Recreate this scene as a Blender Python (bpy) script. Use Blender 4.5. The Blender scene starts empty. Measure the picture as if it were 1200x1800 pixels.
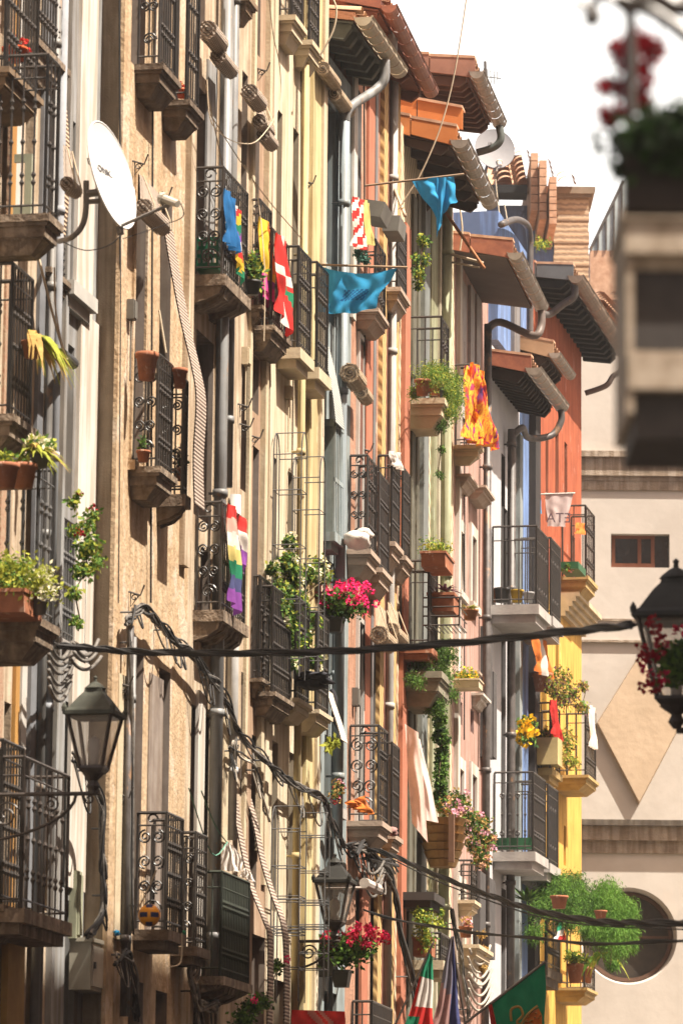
import bpy, math, random
from mathutils import Vector, Matrix, Euler
random.seed(7)
R = math.radians
S = bpy.context.scene
# ------------------------------------------------------------------ camera
F = 7500.0; CX, CY = 600.0, 900.0          # focal length in pixels of the 1200 x 1800 photograph
PITCH = math.atan(1350/F); ROLL = 0.0101; EYE = 1.6
cam_d = bpy.data.cameras.new('camera'); cam = bpy.data.objects.new('camera', cam_d)
S.collection.objects.link(cam); S.camera = cam
cam_d.sensor_fit = 'VERTICAL'; cam_d.sensor_height = 36.0; cam_d.lens = 36.0*F/1800.0
cam_d.clip_start = 0.5; cam_d.clip_end = 3000
ROT = Euler((R(90)+PITCH, 0, 0)).to_matrix() @ Matrix.Rotation(ROLL, 3, 'Z')
cam.matrix_world = Matrix.Translation((0, 0, EYE)) @ ROT.to_4x4()
cam_d.dof.use_dof = True; cam_d.dof.focus_distance = 44.0; cam_d.dof.aperture_fstop = 4.6
# ------------------------------------------------------------------ light
SUN_AZ = R(90+12.2+17.0); SUN_EL = R(60)   # azimuth clockwise from +Y
wd = bpy.data.worlds.new('World'); S.world = wd; wd.use_nodes = True
nt = wd.node_tree; nt.nodes.clear()
sky = nt.nodes.new('ShaderNodeTexSky'); sky.sky_type = 'NISHITA'; sky.sun_disc = False
sky.sun_elevation = SUN_EL; sky.sun_rotation = SUN_AZ; sky.dust_density = 4.0; sky.air_density = 0.8; sky.ozone_density = 0.4
tint = nt.nodes.new('ShaderNodeMix'); tint.data_type = 'RGBA'; tint.blend_type = 'MULTIPLY'; tint.inputs[0].default_value = 1.0
tint.inputs[7].default_value = (1.30, 1.0, 0.76, 1)
bg = nt.nodes.new('ShaderNodeBackground'); bg.inputs[1].default_value = 0.077
wo = nt.nodes.new('ShaderNodeOutputWorld')
# added white glow over the far end of the street, burning out the sky
wtc = nt.nodes.new('ShaderNodeTexCoord'); dot = nt.nodes.new('ShaderNodeVectorMath'); dot.operation = 'DOT_PRODUCT'
dot.inputs[1].default_value = (0, math.cos(R(14)), math.sin(R(14))); nt.links.new(wtc.outputs['Generated'], dot.inputs[0])
mr = nt.nodes.new('ShaderNodeMapRange'); mr.inputs[1].default_value = .86; mr.inputs[2].default_value = .96; nt.links.new(dot.outputs['Value'], mr.inputs[0])
cl = nt.nodes.new('ShaderNodeMix'); cl.data_type = 'RGBA'; cl.inputs[7].default_value = (8.8, 8.6, 8.2, 1)
nt.links.new(mr.outputs[0], cl.inputs[0]); nt.links.new(tint.outputs[2], cl.inputs[6])
nt.links.new(sky.outputs[0], tint.inputs[6]); nt.links.new(cl.outputs[2], bg.inputs[0]); nt.links.new(bg.outputs[0], wo.inputs[0])
sd = bpy.data.lights.new('sun', 'SUN'); sd.energy = 5.0; sd.angle = R(0.5); sd.color = (1.0, 0.91, 0.79)
so = bpy.data.objects.new('sun', sd); S.collection.objects.link(so)
SUNV = Vector((math.sin(SUN_AZ)*math.cos(SUN_EL), math.cos(SUN_AZ)*math.cos(SUN_EL), math.sin(SUN_EL)))
so.rotation_euler = SUNV.to_track_quat('Z', 'Y').to_euler(); so.location = (20, 20, 40)
S.view_settings.view_transform = 'Standard'; S.view_settings.look = 'None'; S.view_settings.gamma = 1.0
S.view_settings.exposure = 1.43
S.cycles.max_bounces = 5; S.cycles.diffuse_bounces = 3; S.cycles.glossy_bounces = 2
S.cycles.transparent_max_bounces = 8; S.cycles.caustics_reflective = False; S.cycles.caustics_refractive = False
# ------------------------------------------------------------------ pixel <-> world
def ray(px, py): return (ROT @ Vector((px-CX, -(py-CY), -F))).normalized()
CAM = Vector((0, 0, EYE))
def P(px, py, Y):                               # the point seen at that pixel, Y metres up the street
    d = ray(px, py); return CAM + d*(Y/d.y)
def horiz(vx):
    a, b = ray(vx, 0), ray(vx, 3000)
    k = a.z/(a.z-b.z); d = a.lerp(b, k)
    for _ in range(4):
        pass
    lo, hi = 0, 4000
    for _ in range(50):
        m = (lo+hi)/2
        if ray(vx, m).z > 0: lo = m
        else: hi = m
    d = ray(vx, lo); return Vector((d.x, d.y, 0)).normalized()
class Frame:                                    # wall frame: n out into the street, s along the wall, z up
    def __init__(f, origin, vx):
        f.t = horiz(vx); f.n = Vector((f.t.y, -f.t.x, 0)); f.o = Vector((origin[0], origin[1], 0))
        f.rz = math.atan2(f.n.y, f.n.x)
    def w(f, n, s, z): return f.o + f.n*n + f.t*s + Vector((0, 0, z))
    def at(f, px, py, n=0.0):                   # pixel on the plane n -> (s, z)
        d = ray(px, py); o = f.o + f.n*n
        k = (o-CAM).dot(f.n)/d.dot(f.n); q = CAM + d*k
        return (q-f.o).dot(f.t), q.z
    def ats(f, px, py, s):                      # pixel on the cross plane s -> (n, z)
        d = ray(px, py); o = f.o + f.t*s
        k = (o-CAM).dot(f.t)/d.dot(f.t); q = CAM + d*k
        return (q-f.o).dot(f.n), q.z
    def pt(f, px, py, n=0.0):
        s, z = f.at(px, py, n); return Vector((n, s, z))
    def pts(f, px, py, s):
        n, z = f.ats(px, py, s); return Vector((n, s, z))
    def ppm(f, s): return F/(f.w(0, s, 0).y)     # pixels per metre there
def isect(f, px):                               # where the wall line passes that column
    s, z = f.at(px, 900); return f.w(0, s, 0)
D0 = P(390, 1000, 36.6)
FA = Frame((D0.x, D0.y), 2150)
FB = Frame(isect(FA, 614).to_tuple(), 1800)
FC = Frame(isect(FB, 860).to_tuple(), 2150)
# ------------------------------------------------------------------ materials
MATS = {}
def mat(name, c, c2=None, rough=.85, scale=3.0, bump=0.0, bscale=40.0, metal=0.0, streak=0.0, spec=.3, detail=6, stretch=(1,1,1), trans=0.0, alpha=1.0, patch=None, psc=1.6, pth=.56):
    if name in MATS: return MATS[name]
    m = bpy.data.materials.new(name); m.use_nodes = True; n = m.node_tree; N = n.nodes; L = n.links
    b = N['Principled BSDF']; b.inputs['Roughness'].default_value = rough; b.inputs['Metallic'].default_value = metal
    b.inputs['Specular IOR Level'].default_value = spec
    c2 = c2 or tuple(x*.72 for x in c)
    if not trans: c = tuple(x*.80 for x in c); c2 = tuple(x*.76 for x in c2)
    tc = N.new('ShaderNodeTexCoord'); mp = N.new('ShaderNodeMapping'); mp.inputs['Scale'].default_value = stretch
    L.new(tc.outputs['Object'], mp.inputs[0])
    nz = N.new('ShaderNodeTexNoise'); nz.inputs['Scale'].default_value = scale; nz.inputs['Detail'].default_value = detail; nz.inputs['Roughness'].default_value = .65
    L.new(mp.outputs[0], nz.inputs[0])
    rp = N.new('ShaderNodeValToRGB'); rp.color_ramp.elements[0].position = .36; rp.color_ramp.elements[1].position = .66
    rp.color_ramp.elements[0].color = (*c2, 1); rp.color_ramp.elements[1].color = (*c, 1)
    L.new(nz.outputs[0], rp.inputs[0]); out = rp.outputs[0]
    if streak:
        m2 = N.new('ShaderNodeMapping'); m2.inputs['Scale'].default_value = (7, 7, .6); L.new(tc.outputs['Object'], m2.inputs[0])
        n2 = N.new('ShaderNodeTexNoise'); n2.inputs['Scale'].default_value = 1.6; n2.inputs['Detail'].default_value = 7; L.new(m2.outputs[0], n2.inputs[0])
        r2 = N.new('ShaderNodeValToRGB'); r2.color_ramp.elements[0].position = .42; r2.color_ramp.elements[1].position = .58
        k = 1-streak; r2.color_ramp.elements[0].color = (k, k*.93, k*.85, 1); r2.color_ramp.elements[1].color = (1, 1, 1, 1)
        L.new(n2.outputs[0], r2.inputs[0])
        mx = N.new('ShaderNodeMix'); mx.data_type = 'RGBA'; mx.blend_type = 'MULTIPLY'; mx.inputs[0].default_value = 1
        L.new(out, mx.inputs[6]); L.new(r2.outputs[0], mx.inputs[7]); out = mx.outputs[2]
    if patch:                                        # flaked or stained areas with ragged edges
        m3 = N.new('ShaderNodeMapping'); m3.inputs['Scale'].default_value = (2.4, 2.4, 1.3); m3.inputs['Location'].default_value = (3.1, 7.7, 1.3); L.new(tc.outputs['Object'], m3.inputs[0])
        n3 = N.new('ShaderNodeTexNoise'); n3.inputs['Scale'].default_value = psc; n3.inputs['Detail'].default_value = 9; n3.inputs['Roughness'].default_value = .62; L.new(m3.outputs[0], n3.inputs[0])
        r3 = N.new('ShaderNodeValToRGB'); r3.color_ramp.elements[0].position = pth; r3.color_ramp.elements[1].position = pth+.035; L.new(n3.outputs[0], r3.inputs[0])
        x3 = N.new('ShaderNodeMix'); x3.data_type = 'RGBA'; x3.inputs[7].default_value = (*patch, 1); L.new(r3.outputs[0], x3.inputs[0]); L.new(out, x3.inputs[6]); out = x3.outputs[2]
    L.new(out, b.inputs['Base Color'])
    if bump:
        nb = N.new('ShaderNodeTexNoise'); nb.inputs['Scale'].default_value = bscale; nb.inputs['Detail'].default_value = 5
        L.new(mp.outputs[0], nb.inputs[0]); bp = N.new('ShaderNodeBump'); bp.inputs['Strength'].default_value = 1.0; bp.inputs['Distance'].default_value = bump
        L.new(nb.outputs[0], bp.inputs['Height']); L.new(bp.outputs[0], b.inputs['Normal'])
    if trans:
        tr = N.new('ShaderNodeBsdfTranslucent'); L.new(out, tr.inputs[0]); ms = N.new('ShaderNodeMixShader'); ms.inputs[0].default_value = trans
        L.new(b.outputs[0], ms.inputs[1]); L.new(tr.outputs[0], ms.inputs[2]); L.new(ms.outputs[0], N['Material Output'].inputs[0])
    if alpha < 1: b.inputs['Alpha'].default_value = alpha
    MATS[name] = m; return m
def wavemat(name, c, c2, scale, direction='Z', rough=.85, bump=.004, dist=.4):   # bricks courses, slats, shingles
    if name in MATS: return MATS[name]
    m = bpy.data.materials.new(name); m.use_nodes = True; n = m.node_tree; N = n.nodes; L = n.links
    b = N['Principled BSDF']; b.inputs['Roughness'].default_value = rough
    tc = N.new('ShaderNodeTexCoord'); w = N.new('ShaderNodeTexWave'); w.bands_direction = direction
    w.inputs['Scale'].default_value = scale; w.inputs['Distortion'].default_value = dist; w.inputs['Detail'].default_value = 3; w.inputs['Detail Scale'].default_value = 4
    L.new(tc.outputs['Object'], w.inputs[0])
    nz = N.new('ShaderNodeTexNoise'); nz.inputs['Scale'].default_value = 9; L.new(tc.outputs['Object'], nz.inputs[0])
    ad = N.new('ShaderNodeMath'); ad.operation = 'MULTIPLY_ADD'; ad.inputs[1].default_value = .6; L.new(nz.outputs[0], ad.inputs[0]); L.new(w.outputs[1], ad.inputs[2])
    rp = N.new('ShaderNodeValToRGB'); rp.color_ramp.elements[0].position = .50; rp.color_ramp.elements[1].position = .95
    rp.color_ramp.elements[0].color = (*c2, 1); rp.color_ramp.elements[1].color = (*c, 1)
    L.new(ad.outputs[0], rp.inputs[0]); L.new(rp.outputs[0], b.inputs['Base Color'])
    bp = N.new('ShaderNodeBump'); bp.inputs['Distance'].default_value = bump; L.new(w.outputs[1], bp.inputs['Height']); L.new(bp.outputs[0], b.inputs['Normal'])
    MATS[name] = m; return m
# ------------------------------------------------------------------ mesh collector
class M:
    def __init__(q): q.v = []; q.f = []; q.mi = []
    def quad(q, a, b, c, d, mi=0):
        i = len(q.v); q.v += [a, b, c, d]; q.f.append((i, i+1, i+2, i+3)); q.mi.append(mi)
    def poly(q, ps, mi=0):
        i = len(q.v); q.v += ps; q.f.append(tuple(range(i, i+len(ps)))); q.mi.append(mi)
    def box(q, x0, x1, y0, y1, z0, z1, mi=0):
        if x0 > x1: x0, x1 = x1, x0
        if y0 > y1: y0, y1 = y1, y0
        if z0 > z1: z0, z1 = z1, z0
        i = len(q.v)
        q.v += [(x, y, z) for z in (z0, z1) for y in (y0, y1) for x in (x0, x1)]
        for f in ((0,2,3,1), (4,5,7,6), (0,1,5,4), (2,6,7,3), (0,4,6,2), (1,3,7,5)): q.f.append(tuple(i+k for k in f)); q.mi.append(mi)
        return q
    def prism(q, prof, y0, y1, mi=0):            # profile of (n, z) points run along s
        i = len(q.v); k = len(prof)
        q.v += [(a, y0, b) for a, b in prof] + [(a, y1, b) for a, b in prof]
        q.f.append(tuple(i+j for j in range(k))); q.mi.append(mi)
        q.f.append(tuple(i+k+j for j in reversed(range(k)))); q.mi.append(mi)
        for j in range(k):
            l = (j+1) % k; q.f.append((i+j, i+k+j, i+k+l, i+l)); q.mi.append(mi)
        return q
    def prismx(q, prof, x0, x1, mi=0):           # profile of (s, z) points run along n
        i = len(q.v); k = len(prof)
        q.v += [(x0, a, b) for a, b in prof] + [(x1, a, b) for a, b in prof]
        q.f.append(tuple(i+j for j in range(k))); q.mi.append(mi)
        q.f.append(tuple(i+k+j for j in reversed(range(k)))); q.mi.append(mi)
        for j in range(k):
            l = (j+1) % k; q.f.append((i+j, i+k+j, i+k+l, i+l)); q.mi.append(mi)
        return q
    def tube(q, pts, r, seg=6, mi=0, cap=True, r2=None):
        pts = [Vector(p) for p in pts]; i0 = len(q.v); n = len(pts); up = None
        for k, p in enumerate(pts):
            a = pts[max(0, k-1)]; b = pts[min(n-1, k+1)]; d = (b-a)
            if d.length < 1e-9: d = Vector((0, 0, 1))
            d.normalize()
            if up is None: up = Vector((0, 0, 1)) if abs(d.z) < .9 else Vector((1, 0, 0))
            u = d.cross(up); u = u.normalized() if u.length > 1e-6 else d.orthogonal().normalized(); w = u.cross(d); up = w
            rr = r if r2 is None else r+(r2-r)*k/(n-1)
            if callable(r): rr = r(k/(n-1))
            for j in range(seg):
                t = 2*math.pi*j/seg; q.v.append(tuple(p+u*(math.cos(t)*rr)+w*(math.sin(t)*rr)))
        for k in range(n-1):
            for j in range(seg):
                l = (j+1) % seg; a = i0+k*seg; q.f.append((a+j, a+l, a+seg+l, a+seg+j)); q.mi.append(mi)
        if cap:
            q.f.append(tuple(i0+j for j in reversed(range(seg)))); q.mi.append(mi)
            q.f.append(tuple(i0+(n-1)*seg+j for j in range(seg))); q.mi.append(mi)
        return q
    def lathe(q, c, prof, seg=12, mi=0, sq=False):   # prof of (r, z); sq: four-sided
        i0 = len(q.v); k = len(prof); off = math.pi/4 if sq else 0; seg = 4 if sq else seg
        for r, z in prof:
            for j in range(seg):
                t = 2*math.pi*j/seg+off; q.v.append((c[0]+math.cos(t)*r, c[1]+math.sin(t)*r, c[2]+z))
        for a in range(k-1):
            for j in range(seg):
                l = (j+1) % seg; b = i0+a*seg; q.f.append((b+j, b+l, b+seg+l, b+seg+j)); q.mi.append(mi)
        q.f.append(tuple(i0+j for j in reversed(range(seg)))); q.mi.append(mi)
        q.f.append(tuple(i0+(k-1)*seg+j for j in range(seg))); q.mi.append(mi)
        return q
    def sheet(q, fn, nu, nv, mf=None):
        i0 = len(q.v)
        for b in range(nv+1):
            for a in range(nu+1): q.v.append(tuple(fn(a/nu, b/nv)))
        for b in range(nv):
            for a in range(nu):
                k = i0+b*(nu+1)+a; q.f.append((k, k+1, k+nu+2, k+nu+1)); q.mi.append(mf((a+.5)/nu, (b+.5)/nv) if mf else 0)
        return q
    def leaf(q, p, d, size, w=.5, mi=0):
        d = Vector(d).normalized(); p = Vector(p); u = d.cross(Vector((random.uniform(-1, 1), random.uniform(-1, 1), random.uniform(-1, 1))))
        u = u.normalized()*size*w*.5 if u.length > 1e-4 else Vector((size*.2, 0, 0))
        q.quad(tuple(p), tuple(p+d*size*.5+u), tuple(p+d*size), tuple(p+d*size*.45-u), mi)
    def bush(q, c, rad, n, size, w=.5, mi=0, droop=0.0, mis=None, clumps=7, sg=.27):
        c = Vector(c); cs = []
        for _ in range(clumps):
            v = Vector((random.gauss(0, 1), random.gauss(0, 1), random.gauss(0, 1))).normalized()*random.uniform(.2, .72)
            cs.append(Vector((v.x*rad[0], v.y*rad[1], v.z*rad[2])))
        for _ in range(n):
            k = random.choice(cs); v = Vector([max(-2.2, min(2.2, random.gauss(0, 1))) for _ in range(3)])*sg
            p = c+k+Vector((v.x*rad[0], v.y*rad[1], v.z*rad[2]))
            d = Vector((random.gauss(0, 1), random.gauss(0, 1), random.gauss(0, 1)-droop*2+.2))
            q.leaf(p, d, size*random.uniform(.6, 1.25), w, random.choice(mis) if mis else mi)
        return q
    def flowers(q, c, rad, n, size, mi=0, mis=None):   # heads of small petals
        c = Vector(c)
        for _ in range(n):
            h = c+Vector((random.uniform(-1, 1)*rad[0], random.uniform(-1, 1)*rad[1], random.uniform(-1, 1)*rad[2]))
            m_ = random.choice(mis) if mis else mi
            for _ in range(16):
                d = Vector((random.gauss(0, 1), random.gauss(0, 1), random.gauss(0, 1))).normalized()
                q.leaf(h+d*size*.35, d+Vector((random.gauss(0, .7), random.gauss(0, .7), random.gauss(0, .7))), size*.55, 1.0, m_)
        return q
def link(o): S.collection.objects.link(o); return o
HEADS = {}
class Thing:
    """a top-level thing: an Empty at its base, parts written in wall coordinates (n, s, z)"""
    def __init__(t, name, label, cat, fr=None, o=(0, 0, 0), group=None, kind=None):
        t.e = link(bpy.data.objects.new(name, None)); t.fr = fr; t.o = Vector(o)
        t.e.empty_display_size = .1
        if fr: t.e.location = fr.w(*o); t.e.rotation_euler = (0, 0, fr.rz)
        else: t.e.location = o
        if label: t.e['label'] = label; t.e['category'] = cat
        if group: t.e['group'] = group
        if kind: t.e['kind'] = kind
    def heads(t, pts, size, mats, name='flower'):
        for p in pts:
            key = (id(random.choice(mats)), round(size, 3)); mm = random.choice(mats); key = (mm.name, round(size, 3), random.randrange(3))
            if key not in HEADS:
                q = M(); q.flowers((0, 0, 0), (0, 0, 0), 1, size)
                me = bpy.data.meshes.new('flower'); me.from_pydata(q.v, [], q.f); me.materials.append(mm); me.update(); HEADS[key] = me
            o = link(bpy.data.objects.new(name, HEADS[key])); o.parent = t.e; o.location = Vector(p)-t.o; o.rotation_euler = (random.uniform(0, 6), random.uniform(0, 6), 0)
    def part(t, name, m, mats, parent=None, smooth=False, label=None):
        if not m.f: return None
        o = mk(name, m, mats, t.o, smooth); o.parent = parent or t.e
        if label: o['label'] = label
        return o
def mk(name, m, mats, origin=Vector((0, 0, 0)), smooth=False):
    me = bpy.data.meshes.new(name); ox, oy, oz = origin
    me.from_pydata([(v[0]-ox, v[1]-oy, v[2]-oz) for v in m.v], [], m.f)
    for x in (mats if isinstance(mats, (list, tuple)) else [mats]): me.materials.append(x)
    me.polygons.foreach_set('material_index', m.mi)
    if smooth: me.polygons.foreach_set('use_smooth', [True]*len(m.f))
    me.update(); return link(bpy.data.objects.new(name, me))
def single(name, m, mats, label, cat, fr=None, group=None, kind=None, smooth=False, origin=None):
    """a thing that is one mesh"""
    xs = [v[0] for v in m.v]; ys = [v[1] for v in m.v]; zs = [v[2] for v in m.v]
    o3 = Vector(origin) if origin else Vector(((min(xs)+max(xs))/2, (min(ys)+max(ys))/2, min(zs)))
    o = mk(name, m, mats, o3, smooth)
    if fr: o.location = fr.w(*o3); o.rotation_euler = (0, 0, fr.rz)
    else: o.location = o3
    if label: o['label'] = label
    if cat: o['category'] = cat
    if group: o['group'] = group
    if kind: o['kind'] = kind
    return o
# ------------------------------------------------------------------ palette
tan = mat('rough_tan_plaster', (.66,.51,.345), (.48,.35,.22), scale=7, bump=.012, bscale=23, streak=.10, patch=(.50,.40,.30), psc=1.0, pth=.55)
tanside = mat('shaded_beige_render', (.44,.36,.27), (.33,.265,.19), scale=3, bump=.004, bscale=60, streak=.35, patch=(.30,.21,.14), pth=.6)  # shade of the beige side wall put into its colour as brown
cream = mat('cream_plaster', (.68,.57,.43), (.54,.43,.31), scale=3, bump=.004, streak=.34, patch=(.42,.30,.20), pth=.63)
ivory = mat('ivory_plaster', (.74,.66,.51), (.66,.57,.42), scale=2, bump=.002, streak=.17)
yellowp = mat('pale_yellow_plaster', (.70,.60,.34), (.62,.52,.28), scale=2, streak=.28, patch=(.50,.42,.26), pth=.64)
whitep = mat('white_plaster', (.76,.72,.66), (.66,.62,.56), scale=2, streak=.25, patch=(.52,.46,.38), pth=.65)
greyp = mat('grey_plaster', (.38,.39,.39), (.30,.30,.30), scale=2, streak=.3)
bluegrey = mat('blue_grey_paint', (.36,.43,.45), (.28,.34,.36), scale=3, streak=.25)
salmon = mat('salmon_brick', (.60,.35,.245), (.46,.25,.17), scale=12, bump=.008, streak=.25, patch=(.62,.38,.27), pth=.6)
redp = mat('red_paint', (.50,.19,.12), (.42,.15,.09), scale=3, streak=.30, patch=(0.400,0.183,0.140), pth=.625)
ochre = wavemat('ochre_brickwork', (.58,.39,.16), (.30,.18,.07), 4.2, 'DIAGONAL')
shingle = wavemat('cream_brickwork', (.66,.56,.38), (.30,.23,.14), 3.6, 'DIAGONAL')
greenp = mat('pale_green_paint', (.40,.43,.29), (.31,.33,.21), scale=3, streak=.30, patch=(0.328,0.362,0.267), pth=.625)
pinkp = mat('pink_plaster', (.56,.37,.32), (.48,.31,.26), scale=3, streak=.30, patch=(0.443,0.287,0.253), pth=.625)
orangep = mat('orange_plaster', (.50,.13,.055), (.40,.10,.045), scale=3, streak=.30, patch=(0.414,0.164,0.114), pth=.625)
yolk = mat('yellow_plaster', (.82,.50,.11), (.74,.44,.09), scale=2, streak=.30, patch=(0.616,0.430,0.177), pth=.625)
bluep = mat('blue_plaster', (.20,.32,.62), (.16,.27,.54), scale=2, streak=.30, patch=(0.184,0.280,0.515), pth=.625)
churchp = mat('church_render', (.72,.67,.60), (.62,.57,.505), scale=.7, bump=.004, bscale=6, patch=(.56,.51,.45), psc=.5, pth=.6)
churchs = mat('church_stone', (.58,.49,.39), (.40,.33,.26), scale=4, bump=.01, streak=.35)
diam = mat('diamond_plaster', (.70,.55,.39), (.63,.49,.34), scale=2, bump=.006, bscale=8)
stone = mat('weathered_stone', (.40,.32,.24), (.22,.165,.12), scale=9, bump=.014, bscale=30, streak=.4, patch=(.13,.10,.075), psc=3, pth=.55)
slabcream = mat('cream_stone', (.66,.56,.40), (.56,.46,.31), scale=5, bump=.003)
slabpink = mat('pinkish_stone', (.52,.41,.32), (.42,.32,.25), scale=6, bump=.004)
slabgrey = mat('grey_stone', (.48,.46,.43), (.38,.36,.34), scale=6, bump=.003)
iron = mat('black_iron', (.025,.024,.024), (.05,.04,.032), rough=.42, scale=14, spec=.6)
ironbr = mat('brown_iron', (.07,.055,.045), (.04,.03,.025), rough=.5, scale=14, spec=.5)
greyiron = mat('grey_iron', (.13,.13,.13), (.08,.08,.08), rough=.45, spec=.5)
pipe = mat('grey_pipe', (.30,.31,.31), (.21,.215,.22), rough=.5, scale=2, spec=.4, streak=.35, patch=(.22,.15,.10), psc=2.5, pth=.62)
pipeblue = mat('blue_grey_pipe', (.33,.39,.42), (.24,.29,.32), rough=.5, scale=1, spec=.4, streak=.3, patch=(.30,.27,.22), psc=2.5, pth=.63)
pipedark = mat('dark_pipe', (.12,.11,.105), (.07,.06,.055), rough=.5, scale=8, spec=.4, patch=(.20,.12,.07), psc=3, pth=.6)
zinc = mat('aged_zinc', (.36,.31,.25), (.24,.20,.16), rough=.5, scale=9, spec=.5, stretch=(1,3,1))
zincpale = mat('pale_zinc', (.62,.54,.40), (.50,.42,.30), rough=.6, scale=7, stretch=(1,3,1))
copper = mat('red_gutter_paint', (.42,.16,.09), (.30,.11,.07), rough=.5, scale=9)
tile = mat('clay_tile', (.58,.26,.13), (.40,.17,.09), scale=5, bump=.004)
tileorange = mat('orange_clay_verge_tile', (.66,.24,.07), (.58,.19,.05), scale=3)
tiletop = mat('sun_bleached_tile', (.70,.45,.30), (.50,.28,.17), scale=6)
wooddark = mat('dark_wood', (.085,.06,.045), (.05,.035,.028), scale=6, stretch=(1,4,1))
woodgrey = mat('grey_green_wood', (.16,.17,.14), (.11,.115,.095), scale=6)
woodbrown = mat('brown_wood', (.22,.12,.07), (.14,.075,.045), scale=8, stretch=(1,1,.2))
woodorange = mat('orange_wood', (.55,.30,.08), (.42,.21,.06), scale=8, stretch=(1,1,.2))
doorwhite = mat('white_door_paint', (.66,.64,.60), (.58,.55,.50), rough=.5)
shutgrey = mat('grey_shutter', (.27,.27,.28), (.20,.20,.21), rough=.6, streak=.2)
glass = mat('dark_glass', (.035,.04,.045), (.02,.022,.025), rough=.08, spec=.8)
blindm = wavemat('woven_blind', (.50,.43,.36), (.20,.14,.10), 14, 'DIAGONAL', bump=.003, dist=.1)
blindz = wavemat('striped_slat_blind', (.40,.33,.27), (.14,.09,.07), 10.0, 'Z', bump=.004, dist=.05)
blindend = mat('blind_end', (.10,.075,.055), (.05,.04,.03), scale=30)
straw = mat('straw_blind', (.62,.50,.36), (.42,.31,.20), scale=20)
terra = mat('terracotta', (.44,.17,.085), (.30,.115,.06), scale=9, patch=(.42,.26,.18), psc=4, pth=.6)
potdark = mat('dark_pot', (.05,.05,.05), (.03,.03,.03), rough=.5)
potgreen = mat('green_planter', (.03,.14,.06), (.02,.10,.045), rough=.5)
greyplast = mat('grey_planter', (.20,.19,.165), (.15,.14,.12), rough=.6)
leafA = mat('leaf_green', (.13,.24,.035), (.06,.13,.02), scale=7, trans=.3)
leafB = mat('leaf_dark', (.045,.10,.02), (.02,.055,.012), scale=7, trans=.25)
leafY = mat('leaf_yellow_green', (.42,.42,.06), (.25,.30,.04), scale=7, trans=.35)
leafD = mat('leaf_dry', (.55,.38,.12), (.33,.20,.06), scale=9, trans=.3)
leafP = mat('leaf_purple', (.13,.045,.07), (.07,.03,.04), scale=9, trans=.2)
stem = mat('stem', (.12,.09,.04), (.08,.06,.03))
pinkf = mat('magenta_petal', (.88,.03,.20), (.72,.015,.13), scale=15, trans=.25)
redf = mat('red_petal', (.38,.008,.02), (.24,.004,.015), scale=15, trans=.25)
palef = mat('pale_pink_petal', (.78,.42,.52), (.62,.30,.42), scale=15, trans=.3)
whitef = mat('white_petal', (.80,.76,.55), (.7,.66,.45), scale=15, trans=.3)
yelf = mat('yellow_petal', (.85,.55,.02), (.7,.40,.01), scale=15, trans=.2)
cable = mat('black_cable', (.035,.034,.034), (.02,.02,.02), rough=.6)
cablegrey = mat('grey_cable', (.22,.205,.185), (.09,.08,.07), rough=.6, scale=18)
cord = mat('pale_cord', (.62,.52,.38), (.5,.42,.3))
dishm = mat('dish_white', (.80,.79,.77), (.76,.75,.73), rough=.45)
dishgrey = mat('dish_arm', (.26,.235,.215), (.18,.16,.14), rough=.5)
lampm = mat('lamp_green_metal', (.085,.088,.07), (.055,.058,.046), rough=.75, scale=9, spec=.2)
lampglass = mat('lamp_glass', (.55,.48,.40), (.45,.39,.32), rough=.15, alpha=.42)
def cloth_mat(n, c, c2=None, tr=.25): return mat(n, c, c2 or tuple(x*.8 for x in c), rough=.9, scale=9, trans=tr, bump=.002, bscale=18)
cblue = cloth_mat('bright_blue_cloth', (.035,.33,.62), (.03,.28,.54))
cdeep = cloth_mat('deep_blue_cloth', (.02,.16,.42)); cred = cloth_mat('red_cloth', (.62,.035,.03)); cwhite = cloth_mat('white_cloth', (.80,.74,.68))
cgreen = cloth_mat('green_cloth', (.02,.24,.12)); cyel = cloth_mat('yellow_cloth', (.80,.55,.05)); corg = cloth_mat('orange_cloth', (.78,.22,.04))
cpur = cloth_mat('purple_cloth', (.26,.07,.36)); cmag = cloth_mat('magenta_cloth', (.62,.06,.28)); cpink = cloth_mat('pink_cloth', (.78,.42,.34), (.70,.36,.30))
ckhaki = cloth_mat('golden_cloth', (.70,.58,.20)); cblack = cloth_mat('dark_cloth', (.05,.05,.06)); cindigo = cloth_mat('indigo_cloth', (.07,.08,.20))
cdust = cloth_mat('dusty_pink_cloth', (.42,.24,.22)); cgrey = cloth_mat('grey_violet_cloth', (.22,.20,.24))
asphalt = mat('paving', (.20,.18,.16), (.14,.125,.11), scale=2, bump=.004)
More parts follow.
